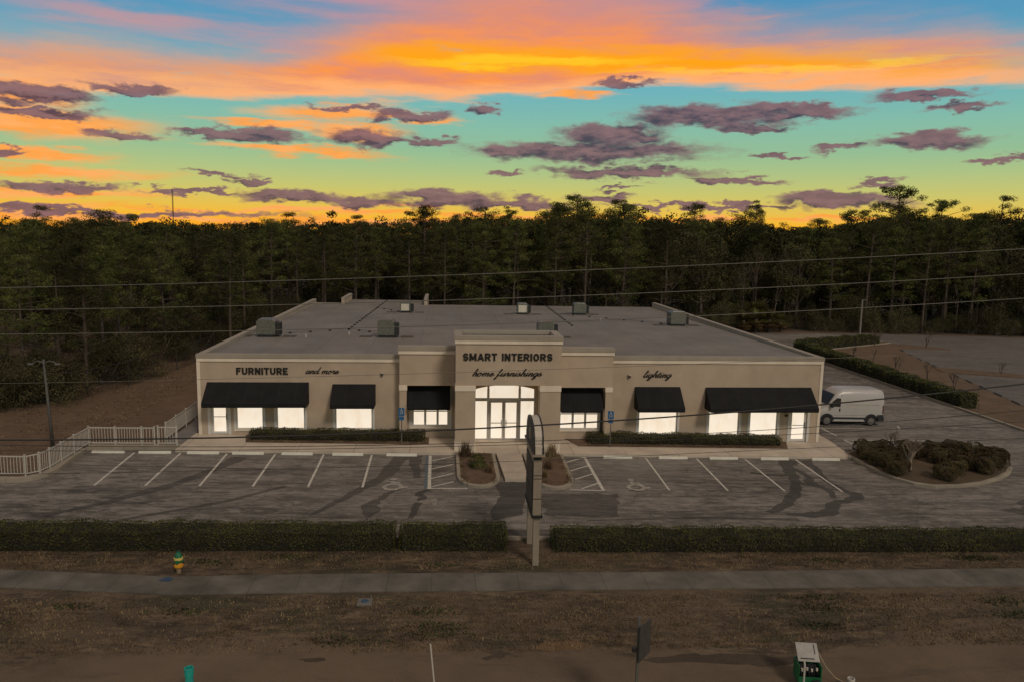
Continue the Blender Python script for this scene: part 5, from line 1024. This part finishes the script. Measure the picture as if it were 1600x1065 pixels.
def oak(seed, h=9.0, R0=3.0, start=.22, per=85, ncl=52, mat='leaf'):
    rr = random.Random(seed); e = tree_root('broadleaf_tree', 'tree'); tr = MB(); cl = []
    tr.tube([(0, 0, -.2), (.1, .05, h*.3), (.05, -.1, h*.6), (0, 0, h*.85)], [.19, .15, .09, .03], 7)
    for i in range(ncl):
        d = Vector((rr.gauss(0, 1), rr.gauss(0, 1), rr.gauss(0, 1))).normalized(); rad = rr.uniform(.55, 1.0)
        c = (d.x*R0*rad, d.y*R0*rad, h*(start+1)/2+d.z*h*(1-start)/2*rad*.92); cl.append((c, rr.uniform(.55, 1.0)))
        if i % 3 == 0: tr.tube([(0, 0, max(h*.25, c[2]*.55)), (c[0]*.5, c[1]*.5, c[2]*.8), (c[0], c[1], c[2])], [.06, .04, .015], 4, False)
    tr.build('trunk', M['greybark'], e); v, f = crown_mesh(cl, int(per*1.7), .19, .55, 0, .75); np_mesh('crown', v, f, M[mat], e); return e
PINES = [pine(s, 14, R_, st, p, n, sp) for s, R_, st, p, n, sp in ((1, 2.5, .30, 75, 58, False), (2, 2.9, .22, 75, 68, False), (3, 2.1, .42, 70, 46, False), (4, 2.7, .34, 75, 56, False), (5, 2.4, .18, 75, 70, False), (6, 3.2, .48, 70, 50, False))]
TALL = [pine(s, 14, R_, st, 80, n, True) for s, R_, st, n in ((21, 2.0, .55, 34), (22, 2.9, .5, 48), (23, 1.6, .6, 26))]
OAKS = [oak(11), oak(12, 9, 2.6, .12), oak(13, 9, 3.3, .18)]
BARE = [bare_proto('bare_tree', 9, .48, M['greybark'], 31, 5, 1, .10), bare_proto('bare_tree', 9, .55, M['greybark'], 32, 5, 1, .09), bare_proto('bare_tree', 9, .42, M['greybark'], 33, 5, 2, .09)]
def brush_proto(s, mat='brush'):
    e = tree_root('forest_shrub', 'shrub'); rr = random.Random(s); cl = [((rr.uniform(-1.3, 1.3), rr.uniform(-1.1, 1.1), rr.uniform(.3, 2.2)), rr.uniform(.5, .9)) for _ in range(15)]
    v, f = crown_mesh(cl, 330, .095, .5, .3, .85); v[:, 2] = np.maximum(v[:, 2], -.05); np_mesh('foliage', v, f, M[mat], e); b = MB()
    for c, r in cl[:9]: b.tube([(0, 0, -.1), (c[0]*.5, c[1]*.5, c[2]*.45), c], [.05, .03, .012], 4, False)
    b.build('stems', M['greybark'], e); return e
BRUSH = [brush_proto(41), brush_proto(42, 'leaf'), brush_proto(43)]
def treeline(px, y):                       # typical canopy-top height at this place, growing gently to the right
    d = y-CAM[1]; lat = (px-CAM[0])/d
    el = float(np.interp(lat, [-.62, -.54, -.24, -.08, .17, .345, .48, .56, .62, .70, .82, .9], [.2, .25, .7, 1.0, 1.75, 1.75, 1.3, 1.9, 2.6, 2.25, 2.7, 2.7])); return CAM[2]+d*math.tan(R(el))
spots = []
def ok(x, y, dmin):
    for a, b_ in spots:
        if (a-x)**2+(b_-y)**2 < dmin*dmin: return False
    return True
def forest_edge(x):                        # nearest y allowed behind the lots
    if x < -7: return 30
    if x < 45: return 51
    if x < 56: return 59
    return 62.5
LINE = [(-40, -16), (-22, -1), (-15.5, 3.2), (-13.0, 5.6), (-11.5, 8.4), (-10.4, 12), (-9.8, 16), (-9.4, 22), (-8.8, 27), (-8.2, 34), (-7.5, 45), (-6.5, 60)]
def left_x(y):
    for (x0, y0), (x1, y1) in zip(LINE[:-1], LINE[1:]):
        if y0 <= y <= y1: return x0+(x1-x0)*(y-y0)/(y1-y0)
    return -99
def inview(x, y, mrg=3):
    d = y-CAM[1]; return CAM[0]-.56*d-mrg < x < CAM[0]+.83*d+mrg
def allowed(x, y):
    if not inview(x, y): return False
    if y < 60 and x < left_x(y)-1.0 and y > -6: return True
    return y > forest_edge(x) and (x > -7.5 or y > 60)
rt = random.Random(99)
def zone(x, y, short=False):
    l = (x-CAM[0])/(y-CAM[1]); fr = 'in the front rows' if (y < forest_edge(x)+9 or (x < -7 and x > left_x(min(y, 59))-8)) else 'set back in the forest'
    z = ['at the far left of the photo', 'above the lamp post and brown slope', 'behind the left roof edge', 'behind the left half of the roof', 'behind the entrance parapet', 'behind the right half of the roof', 'behind the right roof corner', 'above the rear of the right-hand lot', 'at the far right of the photo']
    return ('' if short else fr+' ')+z[0 if l < -.47 else 1 if l < -.34 else 2 if l < -.2 else 3 if l < -.02 else 4 if l < .16 else 5 if l < .32 else 6 if l < .46 else 7 if l < .62 else 8]
GP = {'pine': ('deep green pine in the dense forest band behind the shop', 'pines of the forest'), 'oak': ('rounded broadleaf tree filling the forest below the pines', 'broadleaf trees of the forest'), 'bare': ('leafless brown-grey tree among the forest evergreens', 'leafless trees of the forest'), 'br': ('tangled olive shrub along the foot of the forest', 'shrubs at the forest foot')}
# named individuals of the skyline first
for k, (x, y, zt, lab, pr) in enumerate([(38.4, 100, 19.6, 'slim pine poking above the skyline behind the middle of the roof', 0), (72.9, 100, 19.3, 'narrow ragged pine above the skyline over the right end of the roof', 2), (91.5, 84, 21.6, 'tallest ragged-topped pine, at the upper right of the skyline', 1),
      (85.2, 88, 17.4, 'spreading pine just left of the tallest one on the skyline', 1), (104.0, 92, 19.8, 'umbrella-shaped pine crown standing alone near the right edge', 1), (113, 88, 20.6, 'broad dark pine crown cut by the right edge of the photo', 1), (-36.6, 56, 14.3, 'round-topped tree rising above the skyline at the far left', 1),
      (-26.6, 58, 13.5, 'crown rising above the left skyline, right of the round-topped one', 1), (60.4, 100, 18.6, 'forked pine above the skyline over the right half of the roof', 0), (47.5, 100, 18.9, 'pine with tufted top right of the roof centre on the skyline', 2), (9.4, 100, 15.9, 'tufted pine above the skyline behind the left half of the roof', 0), (25.5, 100, 17.2, 'small-crowned pine on the skyline behind the entrance', 2), (95.2, 90, 18.6, 'leaning ragged pine right beside the tallest one', 0)]):
    o = place(TALL if k not in (6, 7, 5) else PINES, pr, x, y, 1, lab, 'pines standing above the skyline'); s = (zt-A(x))/14; o.scale = (s*rt.uniform(.95, 1.15), s*1.05, s); spots.append((x, y))
n_p = n_o = n_b = 0
# left block, then the long band behind: dense near edge, thinning back
tries = 0
while len(spots) < 262 and tries < 30000:
    tries += 1
    if rt.random() < .30: x, y = rt.uniform(-60, -8), rt.uniform(-5, 66)
    else: x = rt.uniform(-50, 132); y = forest_edge(x)+(rt.random()**1.5)*34+1.5
    if not allowed(x, y) or not ok(x, y, 3.6 if y < 66 else 4.2): continue
    spots.append((x, y)); zt = treeline(x, y)+rt.uniform(-2.2, .7)+(rt.uniform(.6, 2.0) if rt.random() < .16 else 0); hh = zt-A(x); r = rt.random(); zn = zone(x, y)
    right = (x-CAM[0])/(y-CAM[1]) > .22; near = y < forest_edge(x)+10 or (x < -7 and x > left_x(min(y, 59))-9)
    if right and near and r < .30:
        o = place(BARE, rt.randrange(3), x, y, 1, 'leafless brown-grey tree '+zn, GP['bare'][1]); s = hh*.74/9*rt.uniform(.8, 1.05); o.scale = (s, s, s)
    elif r < (.40 if near else .30)+(.2 if right else 0):
        o = place(OAKS, rt.randrange(3), x, y, 1, 'rounded broadleaf tree '+zn, GP['oak'][1]); s = hh*rt.uniform(.6, .95)/9; o.scale = (s*.9, s*.9, s)
    else:
        o = place(PINES, rt.randrange(6), x, y, 1, 'dark green pine '+zn, GP['pine'][1]); s = hh/14; o.scale = (s*rt.uniform(.95, 1.25), s*rt.uniform(.95, 1.25), s)
# understory shrubs along the forest foot
bsp = [(-11.5, 8.2, 1.25), (-13.3, 6.6, 1.3), (-12.2, 9.8, 1.5), (-15.6, 4.4, 1.2), (-14.6, 7.2, 1.5), (-11.0, 14.5, 1.2), (-11.6, 17.5, 1.4), (-10.6, 19.8, 1.2)]
bll = ['olive shrub at the forest edge, nearest the lamp post', 'olive shrub at the forest edge, second left of the lamp post', 'taller olive shrub behind the one nearest the lamp post', 'low shrub at the forest edge by the left edge of the photo', 'tall shrub set back near the left edge of the photo', 'olive shrub behind the chain-link fence, midway along it', 'taller shrub behind the chain-link fence, left of the roof corner', 'shrub behind the chain-link fence nearest the roof corner']
for k, (x, y, s) in enumerate(bsp): place(BRUSH, (0, 2)[k % 2], x-.4, y+.2, s, bll[k], 'large shrubs at the left forest edge')
cnt = 0; tries = 0; sp2 = []
while cnt < 95 and tries < 9000:
    tries += 1
    if rt.random() < .28: y = rt.uniform(-4, 58); x = left_x(y)-rt.uniform(.6, 4)
    else: x = rt.uniform(-10, 118); y = forest_edge(x)+rt.uniform(-1.0, 3.2)
    if not inview(x, y) or any((a-x)**2+(b_-y)**2 < 4 for a, b_ in sp2) or (-8 < x < 40 and y < 60 and x > left_x(y) and rt.random() < .6): continue
    if x > left_x(y) and y < 49: continue
    sp2.append((x, y)); cnt += 1; s = rt.uniform(.8, 1.6); place(BRUSH, rt.randrange(3), x, y, s, 'tangled olive shrub at the forest foot, '+zone(x, y, True), GP['br'][1], s*rt.uniform(.8, 1.4))
# palmettos behind the right roof corner
pe = tree_root('palmetto', 'palm'); b = MB(); VV = []
def frond(a, tilt, L_, dead):
    d = Vector((math.cos(a)*math.cos(tilt), math.sin(a)*math.cos(tilt), math.sin(tilt))); s = Vector((-math.sin(a), math.cos(a), 0)); up_ = d.cross(s); c = Vector((0, 0, 1.2))+d*L_*.45; o = []
    for k in range(13):
        q = (k-6)/6*1.25; t = (d*math.cos(q)+s*math.sin(q)); e_ = c+t*L_*.55+Vector((0, 0, -.12*abs(q))); w_ = t.cross(up_).normalized()*.035; o += [c-w_, c+w_, e_+w_*.3, e_-w_*.3]
    return o
liv = []; ded = []
for k in range(30): liv += frond(k*2.399, rt.uniform(-.1, 1.3), rt.uniform(1.1, 1.5), 0)
for k in range(14): ded += frond(k*2.399+.5, rt.uniform(-1.1, -.4), rt.uniform(.9, 1.2), 1)
for nm, ar_, mt_ in (('fronds', liv, 'palm'), ('dead_fronds', ded, 'deadpalm')): np_mesh(nm, np.array([tuple(v) for v in ar_]), np.arange(len(ar_)).reshape(-1, 4), M[mt_], pe)
MB().tube([(0, 0, 0), (0, 0, 1.3)], [.16, .14], 8).build('trunk', M['bark'], pe)
pl_l = ['leftmost palmetto behind the right roof corner', 'palmetto with hanging orange-brown dead fronds behind the right roof corner', 'palmetto beside the orange-fronded one, toward the pole', 'highest palmetto, set back in the forest edge', 'small rightmost palmetto of the clump before the forest']
for k, (x, y, s) in enumerate([(54.6, 57.8, 1.3), (56.6, 58.4, 1.45), (58.7, 58.9, 1.4), (57.6, 60.2, 1.9), (60.8, 60.0, 1.1)]): place([pe], 0, x, y, s, pl_l[k], 'palmettos at the far edge of the driveway')
# far wood beyond the individual trees: one mass
cl = []; rr = random.Random(5)
for i in range(1500):
    y = 84+(rr.random()**1.4)*230; x = rr.uniform(CAM[0]-.62*(y+44), CAM[0]+.88*(y+44)); zt = CAM[2]+(treeline(x, y)-CAM[2])*.8+rr.uniform(-3.5, .6)+(rr.uniform(.5, 2.2) if rr.random() < .12 else 0)
    for k in range(4): cl.append(((x+rr.uniform(-2, 2), y+rr.uniform(-2, 2), zt-rr.uniform(.4, 5.5)*(k > 0)-.6), rr.uniform(1.0, 1.9)))
for i in range(2300):
    y = rr.uniform(78, 100); x = rr.uniform(CAM[0]-.62*(y+44), CAM[0]+.88*(y+44)); cl.append(((x, y, rr.uniform(A(x)+.3, treeline(x, y)-1.2)), rr.uniform(1.3, 2.2)))
v, f = crown_mesh(cl, 75, .55, .45, .3, .6); tag(np_mesh('far_wood', v, f, M['pine']), 'far-off pine wood filling the horizon behind the individual trees', 'forest', None, 'stuff')
for p in [o for o in list(COL.objects) if o.parent is None and o.type == 'EMPTY' and o.location.z < -30]:   # prototypes never placed
    for c in list(p.children): bpy.data.objects.remove(c)
    bpy.data.objects.remove(p)
